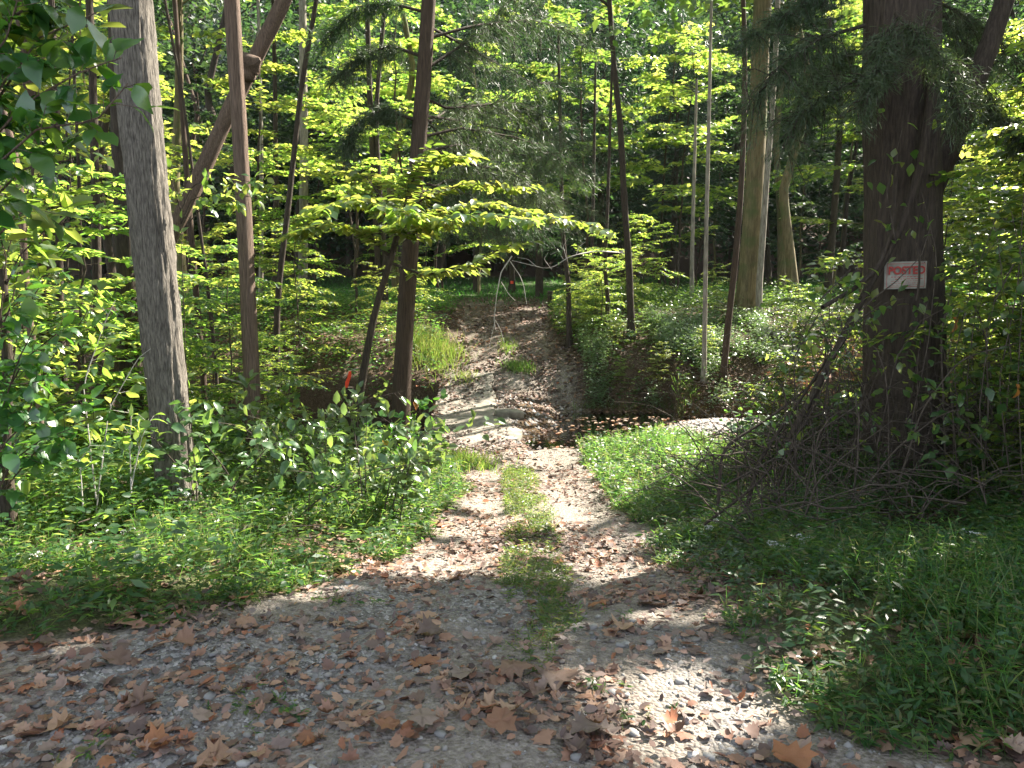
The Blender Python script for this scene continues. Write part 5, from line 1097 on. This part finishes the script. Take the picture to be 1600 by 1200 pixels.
# centre strip of the track
def strip_d(x, y): return np.abs(x - (np.interp(y, [2.5, 3.6, 5, 7, 9.6], [.06, .12, .18, .16, .05]) + (fbm(y * 1.4, y * 0, 15, 2) - .5) * .12))
x, y = scatter(24000, -.6, .9, 2.9, 9.9, lambda x, y, o: (strip_d(x, y) < .18 * (.5 + .8 * fbm(x * 3, y * 2.2, 19, 3)) * np.interp(y, [2.9, 3.6, 4.4, 9.9], [.4, .85, 1.2, 1.3])) & (r_.random(len(x)) < .12 + .35 * sst(.36, .6, fbm(x * 4, y * 3, 23, 3)))); m = MB(); stilt(m, x, y, r_.uniform(.03, .11, len(x)), .04, 5); tag(m.build('track_grass', M['grass'], None), 'thin strip of short weeds growing down the middle of the track', 'grass', kind='stuff')
x, y = scatter(500, -1.6, 1.2, 2.2, 4.0, lambda x, y, o: (o < 0) & (fbm(x * 2.2, y * 2.2, 88, 2) > .66)); m = MB(); stilt(m, x, y, r_.uniform(.03, .09, len(x)), .035, 6); herbs(m, x[::3], y[::3], .03, .03); tag(m.build('weed_sprouts', M['grass'], None), 'small green weed sprouts in the gravel of the road', 'weeds', kind='stuff')
# tufts beyond the ford
for cx, cy_, rx, ry, n, hh, lab in [(-1.75, 16.4, .65, .9, 2600, .42, 'bright grassy tuft hanging over the far end of the ford'), (.15, 15.9, .32, .3, 500, .25, 'small grass tuft in the middle of the track beyond the ford'), (-.95, 15.4, .3, .3, 350, .18, 'low weed patch on the far end of the concrete ford'), (-.1, 17.2, .22, .6, 420, .16, 'thin weedy streak down the middle of the track on the far slope'),
                                    (-.72, 10.2, .45, .5, 1300, .26, 'green grass tongue at the near corner of the ford')]:
    x, y = r_.normal(size=n) * rx * .5 + cx, r_.normal(size=n) * ry * .5 + cy_; ok = height(x, y) > -1.2; x, y = x[ok], y[ok]; m = MB(); blades(m, x, y, r_.uniform(.4, 1, len(x)) * hh, .009, .45); tag(m.build('grass_tuft', M['grass'], None), lab, 'grass', kind='stuff')
x, y = scatter(9000, 1.5, 5.6, 14.2, 17.8, lambda x, y, o: (np.abs(y - creek_y(x)) > 1.1) & (r_.random(len(x)) < sst(.38, .6, fbm(x * 1.8, y * 1.8, 37, 3)))); m = MB(); q2 = len(x) // 2; herbs(m, x[:q2], y[:q2], r_.uniform(.08, .45, q2), .05, 7); herbs(m, x[q2:], y[q2:], r_.uniform(.15, .5, len(x) - q2), .06, 8, LANCE, .35); tag(m.build('glint_tinted_plants', M['herb_glint_tint'], None), 'leafy plants tinted whitish for sun glints at the foot of the bank above the pool', 'plants', kind='stuff')
# bank plants beyond the pool and round the pit
x, y = scatter(9000, 1.0, 8, 13.9, 21.5, lambda x, y, o: (o > .25) & (height(x, y) > -1.12) & (np.abs(y - creek_y(x)) > 1.0) & (r_.random(len(x)) < (.15 + fbm(x * .9, y * .9, 12, 3) * .6) * np.where((y < 17.5) & (x < 6) & (x > 2.6), .35, 1))); m = MB(); q2 = len(x) // 2; herbs(m, x[:q2], y[:q2], r_.uniform(.1, .5, q2), .085, 6); herbs(m, x[q2:], y[q2:], r_.uniform(.2, .7, len(x) - q2), .07, 9, LANCE, .35); tag(m.build('bank_plants', M['herb'], None), 'low leafy plants covering the sunlit bank beyond the pool', 'plants', kind='stuff')
x, y = scatter(2600, 1.2, 3.6, 13.7, 15.0, lambda x, y, o: (np.abs(y - creek_y(x)) > .95)); m = MB(); blades(m, x, y, r_.uniform(.1, .3, len(x)), .008, .7); tag(m.build('bank_grass', M['grass'], None), 'glinting fringe of grass along the far edge of the pool', 'grass', kind='stuff')
x, y = scatter(9000, -9, -1.5, 9.5, 22, lambda x, y, o: (o > .2) & (height(x, y) > -1.2) & (r_.random(len(x)) < .2 + fbm(x * .8, y * .8, 14, 3) * .6)); m = MB(); herbs(m, x, y, r_.uniform(.08, .5, len(x)), .075, 6); tag(m.build('undergrowth', M['herb'], None), 'shaded leafy undergrowth round the rim of the pit', 'plants', kind='stuff')
x, y = scatter(7000, 2.6, 9, 6.5, 12, lambda x, y, o: (np.abs(y - creek_y(x)) > 1.1) & (y < 9.6 + 1.2 * np.clip(x - 5.2, 0, 3)) & (r_.random(len(x)) < .7)); m = MB(); herbs(m, x, y, r_.uniform(.1, .6, len(x)), .075, 6); tag(m.build('undergrowth', M['herb'], None), 'light green undergrowth behind the brush heap and the massive trunk', 'plants', kind='stuff')
x, y = scatter(42000, -24, 26, 19.5, 48, lambda x, y, o: ((o > .3) | (r_.random(len(x)) < sst(20.5, 23.5, y))) & (r_.random(len(x)) < .35 + .7 * fbm(x * .5, y * .5, 17, 3))); m = MB(); blades(m, x, y, r_.uniform(.10, .30, len(x)), .02, .7); tag(m.build('field_grass', M['grass_far'], None), 'dim green grass of the clearing at the end of the track', 'grass', kind='stuff')
x, y = scatter(2600, -9, -2.4, 4.3, 9.5, lambda x, y, o: (o > 1.2)); m = MB(); herbs(m, x, y, r_.uniform(.2, .75, len(x)), .07, 6); tag(m.build('undergrowth', M['herb'], None), 'knee high leafy undergrowth behind the stout grey trunk', 'plants', kind='stuff')

# dead sticks on the wood floor
m = MB()
for k in range(160):
    x0, y0 = r_.uniform(-8, -1.8), r_.uniform(4.5, 11); a = r_.uniform(0, 6.28); L = r_.uniform(.2, .9); p = np.array([[x0 + math.cos(a) * L * t, y0 + math.sin(a) * L * t, 0] for t in np.linspace(0, 1, 5)]); p[:, :2] += r_.normal(size=(5, 2)) * .02; p[:, 2] = height(p[:, 0], p[:, 1]) + .03 + r_.random() * .15
    tube(m, p, np.linspace(.009, .004, 5) * r_.uniform(.5, 1.4), 5)
tag(m.build('dead_sticks', M['twig'], None, True), 'scattered dead sticks on the wood floor behind the verge', 'sticks', kind='stuff')

# white snakeroot flowers
pm = MB(); rs = np.random.default_rng(1); c = nz(rs.normal(size=(40, 3)) + [0, 0, .6]); leaf_block(pm, c * [.5, .5, .3], c, rdir(40, rs), .35, .3, LANCE); HEAD = pm.mesh('flower_head', M['flower'])
for px, py, Y, n, lab in [(1218, 880, 4.55, 5, 'white fuzzy wildflower clump before the brush heap, the one nearer the track'), (1247, 872, 4.6, 5, 'white fuzzy wildflower clump before the brush heap, the one farther from the track'), (1108, 822, 5.5, 3, 'small white wildflower at the edge of the brush heap nearest the track'), (1520, 875, 4.3, 4, 'faint white wildflower clump deep in the shaded grass by the picture edge'),
                          (205, 828, 4.7, 3, 'white wildflower in the verge below the stout grey trunk'), (55, 880, 4.0, 3, 'white wildflower low on the verge near the picture edge'), (280, 775, 5.5, 3, 'pair of white wildflower heads touching the foot of the stout grey trunk')]:
    c = at(px, py, Y); z0 = H(c[0], c[1]); th = thing('wildflower', lab, 'flower', (c[0], c[1], z0), 'white wildflowers on the verges')
    for k in range(n):
        top = np.array([r_.normal() * .035, r_.normal() * .03, max(.12, c[2] - z0 + r_.normal() * .025)]); m = MB(); tube(m, [[0, 0, 0], top * [.3, .3, .6], top], [.003, .002, .0015], 4, cap=False); m.build('stem', M['stem_green'], th)
        o = link('flower_head', HEAD, th, tuple(top)); o.scale = (.028,) * 3; o.rotation_euler = (0, 0, r_.uniform(0, 6))
print('TRIS', TRI[0], 'OBJECTS', len(bpy.data.objects))
# ------------------------------------------------------------------ thin forest haze
hm = bpy.data.materials.new('haze'); hm.use_nodes = True; t = hm.node_tree; t.nodes.clear(); ho = t.nodes.new('ShaderNodeOutputMaterial'); pv = t.nodes.new('ShaderNodeVolumePrincipled')
pv.inputs['Density'].default_value = .00012; pv.inputs['Color'].default_value = (.86, .92, 1.0, 1); pv.inputs['Anisotropy'].default_value = .2; t.links.new(pv.outputs[0], ho.inputs['Volume'])
X0, X1, Y0, Y1, Z0, Z1 = -165, 165, -65, 155, -12, 96
m = MB(); m.add(np.array([[x, y, z] for z in (Z0, Z1) for y in (Y0, Y1) for x in (X0, X1)], float), np.array([[0, 2, 3, 1], [4, 5, 7, 6], [0, 1, 5, 4], [2, 6, 7, 3], [0, 4, 6, 2], [1, 3, 7, 5]]))
tag(m.build('haze', hm), kind='stuff')
